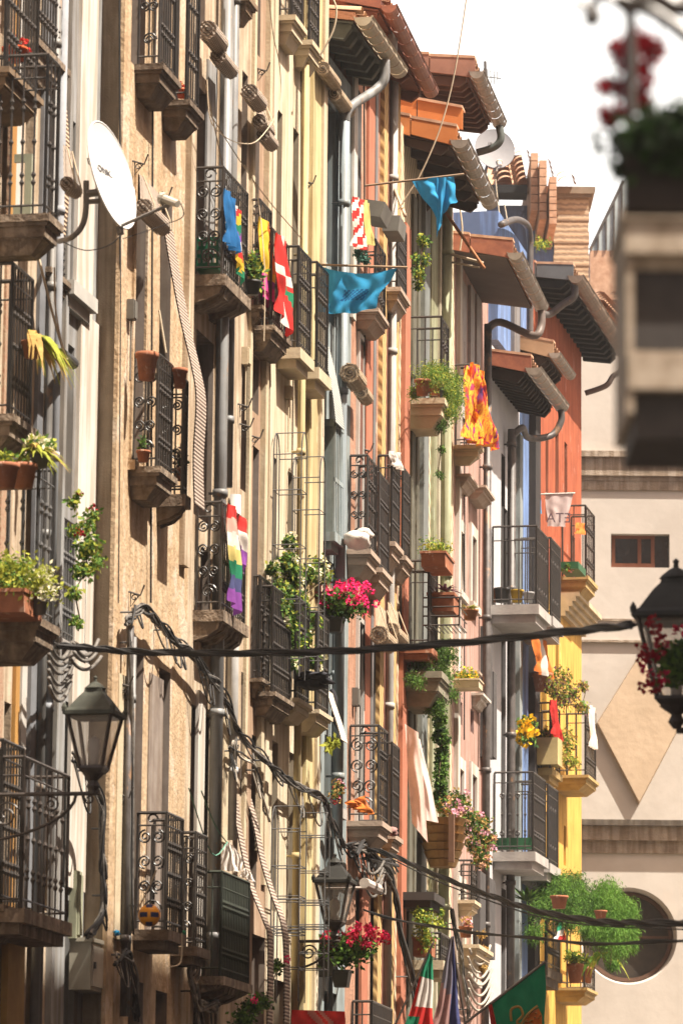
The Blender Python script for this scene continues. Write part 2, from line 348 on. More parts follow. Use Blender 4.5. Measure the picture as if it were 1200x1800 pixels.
# ------------------------------------------------------------------ buildings
class House(Thing):
    def __init__(h, fr, px0, px1, n, label, name='townhouse', group='tall narrow townhouses along the left of the street', y=900):
        h.s0 = fr.at(px0, y, n)[0]; h.s1 = fr.at(px1, y, n)[0]; h.n = n
        super().__init__(name, label, 'house', fr, (n, h.s0, 0), group)
    def S(h, px, y=900, n=None): return h.fr.at(px, y, h.n if n is None else n)[0]
    def Z(h, px, y, n=None): return h.fr.at(px, y, h.n if n is None else n)[1]
    def body(h, m, ztop, depth=7.0, name='side_wall', front=-.42):
        q = M(); q.box(h.n-depth, h.n+front, h.s0, h.s1, 0, ztop); return h.part(name, q, m)
    def wall(h, m, ztop, holes=(), a=None, b=None, zbot=0.0, n=None, deep=.30, win=woodbrown, paneM=glass, name='wall', wins=True, reveal=None):
        n = h.n if n is None else n; a = h.s0 if a is None else a; b = h.s1 if b is None else b
        H = []
        for o in holes:
            p0, p1, yt, yb = o[:4]; H.append((max(a+.01, h.S(p0, (yt+yb)/2, n)), min(b-.01, h.S(p1, (yt+yb)/2, n)), max(zbot+.01, h.Z(p0, yb, n)), min(ztop-.01, h.Z(p0, yt, n)), o[4] if len(o) > 4 else deep, o[5] if len(o) > 5 else win))
        H = [o for o in H if o[1] > o[0] and o[3] > o[2]]
        ss = sorted({a, b, *[o[0] for o in H], *[o[1] for o in H]}); zs = sorted({zbot, ztop, *[o[2] for o in H], *[o[3] for o in H]})
        q = M()
        for i in range(len(ss)-1):
            for j in range(len(zs)-1):
                cs = (ss[i]+ss[i+1])/2; cz = (zs[j]+zs[j+1])/2
                if any(o[0] < cs < o[1] and o[2] < cz < o[3] for o in H): continue
                q.quad((n, ss[i], zs[j]), (n, ss[i+1], zs[j]), (n, ss[i+1], zs[j+1]), (n, ss[i], zs[j+1]))
        for s0, s1, z0, z1, d, w in H:
            k = n-d
            q.quad((n, s1, z0), (k, s1, z0), (k, s1, z1), (n, s1, z1), 1); q.quad((k, s0, z0), (n, s0, z0), (n, s0, z1), (k, s0, z1), 1)
            q.quad((n, s0, z1), (n, s1, z1), (k, s1, z1), (k, s0, z1), 1); q.quad((k, s0, z0), (k, s1, z0), (n, s1, z0), (n, s0, z0), 1)
        q.box(n-.40, n-.001, a-.001, a+.001, zbot, ztop); q.box(n-.40, n-.001, b-.001, b+.001, zbot, ztop)
        o = h.part(name, q, [m, reveal or m])
        if wins:
            for s0, s1, z0, z1, d, w in H:
                fw = min(.07, (s1-s0)*.18); k = n-d+.03; q = M()
                q.box(k-.05, k, s0, s0+fw, z0, z1); q.box(k-.05, k, s1-fw, s1, z0, z1); q.box(k-.05, k, s0+fw, s1-fw, z1-fw, z1); q.box(k-.05, k, s0+fw, s1-fw, z0, z0+fw)
                sm = (s0+s1)/2; q.box(k-.05, k+.008, sm-.025, sm+.025, z0+fw, z1-fw)
                if z1-z0 > 1.4: q.box(k-.05, k+.004, s0+fw, s1-fw, z0+(z1-z0)*.68, z0+(z1-z0)*.68+.05)
                f = h.part('window', q, w); q = M(); q.box(k-.035, k-.02, s0+fw*.5, s1-fw*.5, z0+fw*.5, z1-fw*.5)
                if f: h.part('pane', q, paneM, parent=f)
        return o
    def strip(h, p0, p1, y0, y1, out, m, name='pilaster', base=0.0, at=None):   # proud strip of wall between two columns of the photo
        yc = (y0+y1)/2; s0 = h.S(p0, yc); s1 = h.S(p1, yc); z1 = h.Z(p0, y0); z0 = h.Z(p0, y1)
        q = M(); q.box(h.n+base+.001, h.n+out, s0, s1, z0, z1); return h.part(name, q, m)
    def frame(h, p0, p1, yt, yb, m, w=.07, out=.03, name='window_surround'):
        s0 = h.S(p0, (yt+yb)/2); s1 = h.S(p1, (yt+yb)/2); z1 = h.Z(p0, yt); z0 = h.Z(p0, yb); n = h.n; q = M()
        q.box(n+.001, n+out, s0-w, s0, z0, z1+w); q.box(n+.001, n+out, s1, s1+w, z0, z1+w); q.box(n+.001, n+out, s0, s1, z1, z1+w); q.box(n+.001, n+out+.04, s0-w-.03, s1+w+.03, z0-.08, z0)
        return h.part(name, q, m)
    def pipe(h, px, y0, y1, r, m=pipe, off=.07, name='downpipe', top=None):
        s, z1 = h.fr.at(px, y0, h.n+off); z0 = h.fr.at(px, y1, h.n+off)[1]; z0 = max(z0, .1)
        q = M(); q.tube([(h.n+off, s, z0), (h.n+off, s, z1)] + (top or []), r, 10)
        z = z0+.6
        while z < z1:
            q.lathe((h.n+off, s, z), [(r*1.01, -.03), (r*1.25, -.03), (r*1.25, .03), (r*1.01, .03)], 10); q.box(h.n, h.n+off, s-.012, s+.012, z-.01, z+.01); z += 1.9
        return h.part(name, q, m, smooth=True)
    def slab(h, s0, s1, n0, N, z, th, m, kind='mould', name='balcony'):
        q = M(); d = N-n0
        if kind == 'mould':
            q.box(n0, N+.03, s0-.03, s1+.03, z-th*.20, z); q.box(n0, N+.012, s0-.012, s1+.012, z-th*.30, z-th*.20)
            q.box(n0, N-.01, s0+.008, s1-.008, z-th*.58, z-th*.30); q.box(n0, N-.025, s0+.022, s1-.022, z-th*.64, z-th*.58)
            i0 = len(q.v); b = min(.30*d, .09)
            q.prismx([(s0+.03, z-th*.64), (s1-.03, z-th*.64), (s1-.03-b*.5, z-th), (s0+.03+b*.5, z-th)], n0, N-.035)
            v = q.v
            for k in range(i0, len(v)):
                if abs(v[k][2]-(z-th)) < 1e-6 and v[k][0] > n0+.01: v[k] = (N-.035-b, v[k][1], v[k][2])
        elif kind == 'flat':
            q.box(n0, N+.02, s0-.02, s1+.02, z-th*.55, z); q.box(n0, N-.03, s0+.03, s1-.03, z-th, z-th*.55)
        elif kind == 'rough':
            q.box(n0, N+.02, s0-.02, s1+.02, z-th*.45, z)
            k = 9
            for j in range(k):
                a = s0+(s1-s0)*j/k; b = s0+(s1-s0)*(j+1)/k; r_ = random.uniform(.75, 1.15); e = random.uniform(0, .03)
                q.prism([(n0, z-th*.45), (N-e, z-th*.45), (N-.02-e, z-th*.72*r_), (n0+d*.5, z-th*.98*r_), (n0, z-th*1.15*r_)], a, b)
        return h.part(name, q, m)
    def balcony(h, xa, xb, xc, yt, ys, th, kind='mould', m=stone, side='scroll', front='knots', im=iron, rail2=None, gap=.072, bot=.07, n0=None, far=True, label=None, railmat=None):
        f = h.fr; n0 = h.n if n0 is None else n0
        s0 = f.at(xa, ys, n0)[0]; N, z = f.ats(xb, ys, s0); zt = f.ats(xb, yt, s0)[1]; s1 = f.at(xc, ys, N)[0]
        t = th/f.ppm(s0); sl = h.slab(s0, s1, n0, N, z, t, m, kind)
        if label: sl['label'] = label
        if yt is None or side is None: return s0, s1, N, z, zt, sl
        rb = .008; e = N-.02; q = M(); zb = z+bot; r2 = zt-(.13 if rail2 is None else rail2)
        def rails(q, A, B):
            for zz, r in ((zt, .014), (r2, .008), (zb, .009)): q.tube([(A[0], A[1], zz), (B[0], B[1], zz)], r, 5)
        def bars(q, A, B, style):
            L_ = math.hypot(B[0]-A[0], B[1]-A[1]); k = max(2, int(L_/gap))
            for j in range(k+1):
                x = A[0]+(B[0]-A[0])*j/k; y = A[1]+(B[1]-A[1])*j/k
                q.tube([(x, y, z), (x, y, zt)], .014 if j in (0, k) else rb, 5)
                if 'knots' in style and 0 < j < k:
                    for fr_ in (.18, .24, .5, .76, .82):
                        zz = zb+(r2-zb)*fr_; q.lathe((x, y, zz), [(.005, -.03), (.019, 0), (.005, .03)], 6)
                if 'curl' in style and 0 < j < k and j % 2:
                    for zz, sg in ((zb+(r2-zb)*.2, 1), (zb+(r2-zb)*.8, -1)):
                        dx, dy = (B[0]-A[0])/L_, (B[1]-A[1])/L_
                        for w in (-1, 1): q.tube([(x+dx*w*.03*math.sin(a_), y+dy*w*.03*math.sin(a_), zz+sg*.07*(a_/3.14-.5)) for a_ in (0, .8, 1.6, 2.4, 3.1)], .006, 4)
        A = (n0+.02, s0+.015); Bq = (e, s0+.015); C = (e, s1-.015); D = (n0+.02, s1-.015)
        rails(q, Bq, C); bars(q, Bq, C, front); h.part('railing', q, im, parent=sl)
        q = M(); rails(q, A, Bq)
        if side == 'scroll': scroll(q, A, Bq, zb, r2, zt)
        else: bars(q, A, Bq, side)
        h.part('side_railing', q, im, parent=sl)
        if far:
            q = M(); rails(q, D, C); bars(q, D, C, 'bars'); h.part('side_railing', q, im, parent=sl)
        return s0, s1, N, z, zt, sl
def spiral(q, A, d, cx, cz, r, turns=1.6, start=0.0, hand=1, rad=.008):
    pts = []
    k = int(14*turns)
    for j in range(k+1):
        t = j/k; a = start+hand*turns*2*math.pi*t; rr = r*(1-.82*t)
        x = cx+math.cos(a)*rr; pts.append((A[0]+d[0]*x, A[1]+d[1]*x, cz+math.sin(a)*rr))
    q.tube(pts, rad, 4)
def scroll(q, A, B, zb, r2, zt):
    L_ = math.hypot(B[0]-A[0], B[1]-A[1]); d = ((B[0]-A[0])/L_, (B[1]-A[1])/L_)
    for x in (0, L_): q.tube([(A[0]+d[0]*x, A[1]+d[1]*x, zb-.06), (A[0]+d[0]*x, A[1]+d[1]*x, zt)], .012, 5)
    c = L_/2; r = L_*.24; H = r2-zb
    rr = min(L_*.26, (zt-r2)*.48)
    spiral(q, A, d, c, (zt+r2)/2, rr, 1.0, 0, 1); 
    q.tube([(A[0]+d[0]*c, A[1]+d[1]*c, zb), (A[0]+d[0]*c, A[1]+d[1]*c, r2)], .009, 5)
    for k, (x, zf, hd) in enumerate([(.27, .88, 1), (.73, .88, -1), (.27, .62, -1), (.73, .62, 1), (.27, .36, 1), (.73, .36, -1)]):
        spiral(q, A, d, L_*x, zb+H*zf, r, 1.7, R(90) if k < 2 else R(-90), hd)
    spiral(q, A, d, c, zb+H*.12, min(L_*.38, H*.12), 1.0, 0, 1); spiral(q, A, d, c, zb+H*.12, min(L_*.2, H*.07), 1.0, 0, 1)
# ------------------------------------------------------------------ roofs
def eave(h, x1, y1, x2, thick=.10, rise=.30, back=3.0, rafters=9, roofm=tile, raf=wooddark, gm=zinc, gr=.085, s0=None, verge=tileorange, vergen=2, guttern=True, rafw=.06, rafd=.09, soff=None, fasc=True):
    gr *= .82; f = h.fr; s0 = h.s0 if s0 is None else s0; N, z = f.ats(x1, y1, s0); s1 = f.at(x2, y1+(x2-x1)*1.4, N)[0]; N -= gr*.6; z -= .03
    zi = z+.02; n0 = h.n-back; d = N-n0
    q = M(); q.prism([(N-.04, zi), (n0, zi+d*rise), (n0, zi+d*rise+thick), (N-.04, zi+thick)], s0, s1); rf = h.part('roof', q, roofm)
    q = M(); w = .16; k = max(2, int((s1-s0)/w))
    for j in range(k):                              # rows of round tiles up the slope
        a = s0+(s1-s0)*(j+.5)/k; prof = [(a+math.cos(t)*w*.48, math.sin(t)*w*.34) for t in [math.pi*i/6 for i in range(7)]]
        m_ = 10
        for i in range(m_):
            xa = N+.02-d*i/m_; xb = N+.02-d*(i+1)/m_-.04; i0 = len(q.v)
            za = zi+thick+(N-xa)*rise+.025; zb = zi+thick+(N-xb)*rise
            q.v += [(xa, u, za+v) for u, v in prof]+[(xb, u, zb+v) for u, v in prof]
            for c in range(6): q.f.append((i0+c, i0+c+1, i0+7+c+1, i0+7+c)); q.mi.append(0)
    h.part('tile_row', q, tiletop, parent=rf, smooth=True)
    if vergen:
        q = M(); L_ = d/ (vergen*2)
        L_ = .52
        for i in range(int(min(d, 3.2)/L_)):
            xa = N+.03-i*L_; xb = xa-L_+.012; za = zi+(N-xa)*rise; zb = zi+(N-xb)*rise; hh = .17
            q.prism([(xa, za-.05-.0*i), (xb, zb-.03), (xb, zb+hh-.02), (xa, za+hh)], s0-.05, s0-.02)
            q.prism([(xa, za+hh), (xb, zb+hh-.02), (xb, zb+hh+.012), (xa, za+hh+.03)], s0-.055, s0+.14, 1)
        h.part('verge_tile', q, [verge, tiletop], parent=rf)
    q = M()
    q.prism([(N-.06, zi-.012), (h.n-.1, zi-.012+(N-h.n)*rise), (h.n-.1, zi-.03+(N-h.n)*rise), (N-.06, zi-.03)], s0+.01, s1-.01); h.part('soffit', q, soff or raf, parent=rf)
    if rafters:
        for j in range(rafters):
            q = M(); a = s0+.03+(s1-s0-.1)*j/max(1, rafters-1)
            q.prism([(N-.08, zi-.031), (h.n-.05, zi-.031+(N-h.n)*rise-.02), (h.n-.05, zi-.04-rafd+(N-h.n)*rise), (N-.16, zi-.04-rafd), (N-.08, zi-.07)], a, a+rafw); h.part('rafter', q, raf, parent=rf)
    if guttern: gutter(h, N+gr*.6, s0-.06, s1+.02, z+.03, gr, gm)
    return N, z, s0, s1
def gutter(h, n, s0, s1, z, r, m=zinc, slope=.0):
    q = M(); prof = [(-math.cos(t)*r, -math.sin(t)*r) for t in [math.pi*i/8 for i in range(9)]]
    k = 14
    for j in range(k):
        a = s0+(s1-s0)*j/k; b = s0+(s1-s0)*(j+1)/k; g = .004 if j % 2 else 0
        i0 = len(q.v)
        for y in (a, b): q.v += [(n+u*(1+g/r), y, z+v*(1+g/r)) for u, v in prof]
        for c in range(8): q.f.append((i0+c, i0+9+c, i0+9+c+1, i0+c+1)); q.mi.append(0)
    i0 = len(q.v); q.v += [(n+u, s0, z+v) for u, v in prof]; q.f.append(tuple(range(i0, i0+9))); q.mi.append(0)
    i0 = len(q.v); q.v += [(n+u, s1, z+v) for u, v in prof]; q.f.append(tuple(range(i0, i0+9))); q.mi.append(0)
    q.tube([(n+r, s0, z+.004), (n+r, s1, z+.004)], .012, 5); q.tube([(n-r, s0, z+.004), (n-r, s1, z+.004)], .008, 5)
    return h.part('gutter', q, m)
# ------------------------------------------------------------------ hanging and standing things
def rolled_blind(fr, px, py, px2, n, rpx, label, hang=0.0, m=blindm, group='rolled up window blinds on the facades'):
    s0, z = fr.at(px, py, n); s1 = fr.at(px2, py, n)[0]; r = rpx/fr.ppm(s0)
    t = Thing('rolled_blind', label, 'blind', fr, (n, s0, z), group)
    q = M(); k = 22
    for j in range(k):                               # slats laid round the roll
        a = 2*math.pi*j/k; b = 2*math.pi*(j+.8)/k; rr = r*(1+.05*math.sin(j*2.4)); i0 = len(q.v)
        for y in (s0, s1):
            for aa, r_ in ((a, rr*.93), (a, rr), (b, rr), (b, rr*.93)): q.v.append((n+math.cos(aa)*r_, y, z+math.sin(aa)*r_))
        for c in range(3): q.f.append((i0+c, i0+c+1, i0+4+c+1, i0+4+c)); q.mi.append(0)
        q.f.append((i0, i0+1, i0+2, i0+3)); q.mi.append(0); q.f.append((i0+4, i0+7, i0+6, i0+5)); q.mi.append(0)
    q.tube([(n, s0+.005, z), (n, s1-.005, z)], r*.92, 16, 0); t.part('roll', q, m)
    q = M()
    pts = []
    for j in range(46):
        a = j*.36; rr = r*.92*(1-j/52); pts.append((n+math.cos(a)*rr, s0-.006, z+math.sin(a)*rr))
    q.tube(pts, r*.045, 4); q.lathe((n, s0-.004, z), [(r*.18, -r*.1), (r*.18, r*.1)], 8); t.part('roll_end', q, blindend)
    if hang:
        q = M(); q.sheet(lambda u, v: (fr and (n-.02-r*.2*v), s0+(s1-s0)*u, z+hang*v), 6, 8); t.part('slats', q, m)
        for s in (s0+.06, s1-.06): q = M(); q.tube([(n+r*1.05, s, z-r*.5), (n+r, s, z+r*.5), (n-.02, s, z+hang)], .006, 4); t.part('cord', q, cord)
    return t
def drape(fr, path, s0, w, label, m=blindz, name='hanging_blind', cat='blind', group=None, sub=5, amp=0.0):
    """a long blind or cloth following (px, py) points in the cross plane at s0, w metres wide along the wall"""
    ps = [fr.pts(x, y, s0) for x, y in path]; fine = []
    for i in range(len(ps)-1):
        p0 = ps[max(0, i-1)]; p1 = ps[i]; p2 = ps[i+1]; p3 = ps[min(len(ps)-1, i+2)]
        for k in range(sub):
            t = k/sub; fine.append(.5*((2*p1)+(p2-p0)*t+(2*p0-5*p1+4*p2-p3)*t*t+(3*p1-p0-3*p2+p3)*t**3))
    fine.append(ps[-1]); q = M(); k = len(fine)-1
    def fn(u, v):
        i = min(k, int(round(v*k))); p = fine[i]; return (p.x+amp*math.sin(u*9+v*3), p.y+w*u, p.z)
    q.sheet(fn, 5, k)
    def fn2(u, v):
        a = fn(u, v); return (a[0]-.012, a[1], a[2])
    q.sheet(fn2, 5, k)
    return single(name, q, m, label, cat, fr, group)
def cloth(name, TL, TR, BL, BR, mats, label, cat, mf=None, nu=14, nv=18, amp=.03, folds=3.0, group=None, sag=0.0, gather=0.0, ph=0.0):
    """a hanging cloth between four world points"""
    TL, TR, BL, BR = map(Vector, (TL, TR, BL, BR)); nr = (TR-TL).cross(BL-TL).normalized()
    def fn(u, v):
        uu = u; a = TL.lerp(TR, uu); b = BL.lerp(BR, uu); p = a.lerp(b, v)
        p = p+nr*(amp*(.25+v)*math.sin(folds*2*math.pi*u+ph+v*1.4+.6*math.sin(v*7))+amp*.5*math.sin(folds*4.3*u+v*6+ph)+amp*.22*math.sin(folds*9*u-v*11+2*math.sin(u*5+v*4)))+(BR-BL)*(.05*math.sin(v*8+folds+u*3)*v)
        p = p+Vector((0, 0, -sag*4*u*(1-u)*(1-.3*v))); return p
    q = M(); q.sheet(fn, nu, nv, mf); return single(name, q, mats, label, cat, group=group, smooth=True)
def line(name, pts, r, m, label, cat='cable', group=None, sag=0.0, wob=0.0, n=24):
    pts = [Vector(p) for p in pts]; out = []
    if len(pts) == 2:
        for j in range(n+1):
            t = j/n; p = pts[0].lerp(pts[1], t); p.z -= sag*4*t*(1-t)
            if wob: p += Vector((random.uniform(-wob, wob), random.uniform(-wob, wob), random.uniform(-wob, wob)))
            out.append(p)
    else: out = crv(pts, 6)
    q = M(); q.tube(out, r, 6); return single(name, q, m, label, cat, group=group, smooth=True)
def crv(ps, sub=6):
    ps = [Vector(p) for p in ps]; o = []
    for i in range(len(ps)-1):
        p0 = ps[max(0, i-1)]; p1 = ps[i]; p2 = ps[i+1]; p3 = ps[min(len(ps)-1, i+2)]
        for k in range(sub):
            t = k/sub; o.append(.5*((2*p1)+(p2-p0)*t+(2*p0-5*p1+4*p2-p3)*t*t+(3*p1-p0-3*p2+p3)*t**3))
    o.append(ps[-1]); return o
def pot_profile(r, h): return [(r*.72, 0), (r*.95, h*.8), (r*1.08, h*.82), (r*1.08, h), (r*.9, h), (r*.86, h*.9)]
def potted(fr, px, py, n, r, h, label, pm=terra, plant=None, name='potted_plant', group=None, box=None, cat='potted plant'):
    """pot whose base centre is seen at px, py on plane n; plant = callback(M, centre of the soil)"""
    s, z = fr.at(px, py, n); t = Thing(name, label, cat, fr, (n, s, z), group); q = M()
    if box:
        a, b = box; q.prismx([(s-b/2*.9, z), (s+b/2*.9, z), (s+b/2, z+h), (s-b/2, z+h)], n-a/2, n+a/2); q.box(n-a/2-.012, n+a/2+.012, s-b/2-.012, s+b/2+.012, z+h*.86, z+h+.004)
    else: q.lathe((n, s, z), pot_profile(r, h), 14)
    t.part('pot', q, pm, smooth=not box)
    if plant:
        for nm, qq, mm in plant(Vector((n, s, z+h))): t.heads(qq, mm[1], mm[0]) if nm == 'flower' else t.part(nm, qq, mm)
    return t
def pl_bush(rad, n, size, mis=(leafA, leafB), fl=None, nf=10, fs=.05, dz=0.0, droop=0.0, w=.5, frad=None, dn=0.0, ds=0.0):
    def g(c):
        q = M(); q.bush(c+Vector((dn, ds, rad[2]*.6+dz)), rad, n, size, w, mis=list(range(len(mis))), droop=droop); out = [('foliage', q, list(mis))]
        if fl:
            fr_ = frad or rad; cc = c+Vector((dn, ds, rad[2]*.9+dz)); out.append(('flower', [cc+Vector([random.uniform(-1, 1)*k for k in fr_]) for _ in range(nf)], (list(fl), fs)))
        return out
    return g
def lantern(fr, c, w, label, bracket=None, group='old style street lanterns', capm=None):
    """four sided lantern; c = base centre (n, s, z), w = width at the shoulder"""
    t = Thing('street_lamp', label, 'street lamp', fr, c, group); c = Vector(c); h = w*1.14
    q = M(); q.lathe(c, [(w*.70*.5/.7, h-.02), (w*.80, h), (w*.80, h+.025), (w*.66, h+.05), (w*.40, h+w*.42), (w*.28, h+w*.52), (w*.26, h+w*.60)], sq=True)
    q.lathe(c+Vector((0, 0, h+w*.58)), [(w*.20, 0), (w*.24, .01), (w*.21, w*.06), (w*.10, w*.15), (w*.04, w*.18), (w*.035, w*.24), (w*.05, w*.27), (.004, w*.31)], 14)
    for a in range(4):
        t_ = math.pi/4+a*math.pi/2; q.lathe(c+Vector((math.cos(t_)*w*.76, math.sin(t_)*w*.76, h+.02)), [(.018, 0), (.02, .03), (.004, .06)], 6)
    t.part('cap', q, capm or lampm)
    q = M()
    for a in range(4):
        t_ = math.pi/4+a*math.pi/2; x, y = math.cos(t_), math.sin(t_)
        q.tube([c+Vector((x*w*.34, y*w*.34, 0)), c+Vector((x*w*.68, y*w*.68, h))], .014, 4)
    q.lathe(c, [(w*.30, -.03), (w*.40, 0), (w*.38, .02), (w*.28, .02)], sq=True); q.lathe(c+Vector((0, 0, -.16)), [(.02, 0), (.05, .04), (.03, .08), (w*.25, .13)], 10)
    t.part('lantern_frame', q, ironbr)
    q = M()
    for a in range(4):
        t0 = math.pi/4+a*math.pi/2; t1 = t0+math.pi/2
        A = [Vector((math.cos(k)*w*.33, math.sin(k)*w*.33, .02)) for k in (t0, t1)]; Bv = [Vector((math.cos(k)*w*.66, math.sin(k)*w*.66, h-.01)) for k in (t1, t0)]
        q.poly([tuple(c+v) for v in A+Bv])
    t.part('lantern_glass', q, lampglass)
    q = M(); q.lathe(c+Vector((0, 0, .03)), [(.03, 0), (.035, .05), (.05, .10), (.045, .17), (.01, .2)], 10); t.part('bulb', q, doorwhite, smooth=True)
    return t
# ================================================================== SETTING
q = M(); q.box(-60, 60, -30, 160, -.3, 0); single('ground', q, asphalt, None, None, kind='structure', origin=(0, 0, -.3))
# ================================================================== OPPOSITE SIDE (casts bounce and closes the canyon)
def opposite():
    d = 8.9; o = FA.o+FA.n*d; f = Frame((o.x, o.y), 2150); k0 = (Vector((0, 0, 0))-f.o).dot(f.t)
    for i, (a, b, hgt, m, lab) in enumerate([(8.5, 15.5, 18.0, cream, 'cream house on the near right of the street, beside the blurred bay'),
                                             (15.5, 36, 19.3, salmon, 'brick house opposite the tan facade, behind the lantern on the right'), (36, 47, 15.0, whitep, 'white plastered house opposite, past the lantern on the right')]):
        t = Thing('opposite_house', lab, 'house', f, (0, k0+a, 0), 'houses on the right side of the street')
        q = M(); q.box(.3, 8, k0+a, k0+b-.01, 0, hgt); t.part('core', q, m)
        q = M(); hs = []
        s = k0+a+.8
        while s+1.1 < k0+b-.3:
            for z in (.3, 3.6, 6.6, 9.5, 12.4, 15.3):
                if z+2.3 < hgt: hs.append((s, s+1.1, z, z+2.2))
            s += 2.3
        ss = sorted({k0+a, k0+b-.01, *[v for h_ in hs for v in h_[:2]]}); zs = sorted({0, hgt, *[v for h_ in hs for v in h_[2:]]})
        for x in range(len(ss)-1):
            for y in range(len(zs)-1):
                cs = (ss[x]+ss[x+1])/2; cz = (zs[y]+zs[y+1])/2
                if not any(g[0] < cs < g[1] and g[2] < cz < g[3] for g in hs): q.box(0, .3, ss[x], ss[x+1], zs[y], zs[y+1])
        t.part('wall', q, m)
        for g in hs:
            q = M(); q.box(.2, .26, g[0], g[0]+.07, g[2], g[3]); q.box(.2, .26, g[1]-.07, g[1], g[2], g[3]); q.box(.2, .26, g[0]+.07, g[1]-.07, g[3]-.07, g[3]); q.box(.2, .26, (g[0]+g[1])/2-.03, (g[0]+g[1])/2+.03, g[2], g[3]-.07)
            w = t.part('window', q, woodbrown); q = M(); q.box(.23, .25, g[0]+.03, g[1]-.03, g[2], g[3]-.03); t.part('pane', q, glass, parent=w)
        q = M(); q.prism([(-.5, hgt), (8, hgt+2.4), (8, hgt+2.5), (-.5, hgt+.12)], k0+a, k0+b); t.part('roof', q, tile)
        if i == 0: first = t
    return f, k0, first
OF, OK0, OH = opposite()
# near bay, strongly out of focus: beige frame with two dark panels
def bay():
    Y = 9.0 
    def X(px, py): v = P(px, py, Y); return v.x, v.z
    q = M(); x0, zt = X(1100, 372); _, z1 = X(1085, 446); _, z2 = X(1085, 622); _, z3 = X(1085, 690); _, zb = X(1085, 765)
    x1 = x0+2.4; y0, y1 = Y, Y+.40
    q2 = M(); q2.box(x0-.004, x1, y0-.012, y1, z1, zt); q2.box(x0-.012, x1, y0-.022, y1, zt-.02, zt+.008)
    q2.box(x0+.004, x1, y0-.006, y1, z3+.008, z2)
    q2.box(x0, x0+.016, y0, y1, zb+.05, z1)
    q2.box(x0+.018, x1, y0+.03, y1-.01, z2+.002, z1-.002, 1); q2.box(x0+.018, x1, y0+.03, y1-.01, zb, z3+.006, 1)
    q2.box(x0+.018, x1, y0+.022, y0+.03, z1-.03, z1, 2); q2.box(x0+.018, x1, y0+.022, y0+.03, z2, z2+.012, 2)
    fr = mat('bay_frame_paint', (.44,.37,.29), (.26,.20,.14), scale=20); dk = mat('bay_dark_panel', (.050,.042,.038), (.035,.03,.027), scale=20, rough=.6)
    o = mk('bay', q2, [fr, dk, fr], Vector((x0, y0, zb)))
    single_fix(o, (x0, y0, zb), 'blurred beige boxed bay with two dark panels at the right edge, under the red geraniums', 'bay window')
def single_fix(o, loc, label, cat, group=None):
    o.location = loc; o['label'] = label; o['category'] = cat
    if group: o['group'] = group
bay()
# ================================================================== HOUSE 0 (left edge)
h0 = House(FA, -110, 103, -.17, 'cream and brick house at the left edge behind iron balconies')
ZT0 = h0.Z(0, -250)
H = []
for (a, b) in ((4, 16), (44, 58), (78, 96)):
    for (t_, b_) in ((-160, 60), (180, 420), (560, 770), (850, 1120), (1230, 1600), (1660, 1990)): H.append((a, b, t_, b_))
h0.body(cream, ZT0); h0.wall(cream, ZT0, H, deep=.14, win=woodbrown)
brickr = mat('brick_pier', (.42,.22,.14), (.50,.38,.26), scale=28, bump=.006, bscale=50)
h0.strip(-2, 10, -200, 1990, .02, brickr, 'brick_pier'); h0.strip(19, 27, -200, 420, .03, woodorange, 'shutter'); h0.strip(28, 37, -200, 420, .02, doorwhite, 'shutter')
h0.strip(18, 25, 1120, 1600, .03, woodorange, 'shutter'); h0.strip(28, 37, 1120, 1590, .035, doorwhite, 'shutter'); h0.strip(0, 30, 1640, 1990, .05, mat('ochre_door_paint', (.62,.38,.12), (.50,.30,.09), scale=4), 'shutter')
h0.strip(98, 103, -200, 1990, .05, greyp, 'pilaster')
h0.strip(60, 70, -200, 1600, .03, mat('grey_post', (.24,.25,.27)), 'shutter')
h0.pipe(118, -200, 1400, .035, mat('light_grey_pipe', (.36,.38,.41)), off=.10); h0.pipe(112, -200, 1990, .03, greyp, off=.05)
h0.balcony(-50, 82, 104, 95, 376, 70, 'mould', stone, side='knots', im=iron, rail2=.17, gap=.082)
h0.balcony(40, 62, 118, -150, 66, 62, 'mould', stone, side='knots', im=iron)
h0.balcony(-50, 12, 70, -140, 118, 55, 'mould', mat('brown_slab', (.30,.21,.13), (.2,.14,.09), scale=9), side='knots', im=iron)
h0.balcony(-50, 20, 58, 462, 728, 66, 'mould', stone, side='knots', im=iron, rail2=.14)
h0.balcony(75, 86, 125, 380, 470, 50, 'mould', stone, side='bars')
h0.balcony(-50, 66, 97, 806, 1086, 72, 'mould', stone, side='knots', im=greyiron, rail2=.13, gap=.09)
h0.balcony(-50, 2, 40, 1300, 1590, 60, 'mould', stone, side='knots', im=iron)
h0.balcony(-50, 40, 122, 1330, 1597, 44, 'flat', stone, side='bars', im=ironbr, gap=.15)
# ================================================================== HOUSE 1 grey and white
h1 = House(FA, 103, 166, -.17, 'narrow grey and white house behind the satellite dish')
ZT1 = h1.Z(120, -230); h1.body(whitep, ZT1)
h1.wall(greyp, ZT1, [(118, 132, -200, 60), (117, 131, 200, 500), (116, 129, 600, 880), (114, 127, 930, 1130), (112, 125, 1230, 1560), (112, 130, 1580, 1990)], deep=.12, win=doorwhite)
h1.strip(136, 165, -260, 560, .03, whitep, 'pilaster'); h1.strip(131, 164, 540, 1130, .031, whitep, 'pilaster'); h1.strip(118, 148, 1150, 1560, .03, whitep, 'pilaster')
h1.pipe(106, -200, 1990, .035, pipe, off=.06)
h1.balcony(110, 128, 168, 380, 492, 48, 'flat', mat('grey_sill_stone', (.55,.54,.50), (.46,.45,.42)), side=None)
h1.balcony(96, 103, 150, 905, 1120, 22, 'flat', slabgrey, side='bars', im=greyiron, gap=.07)
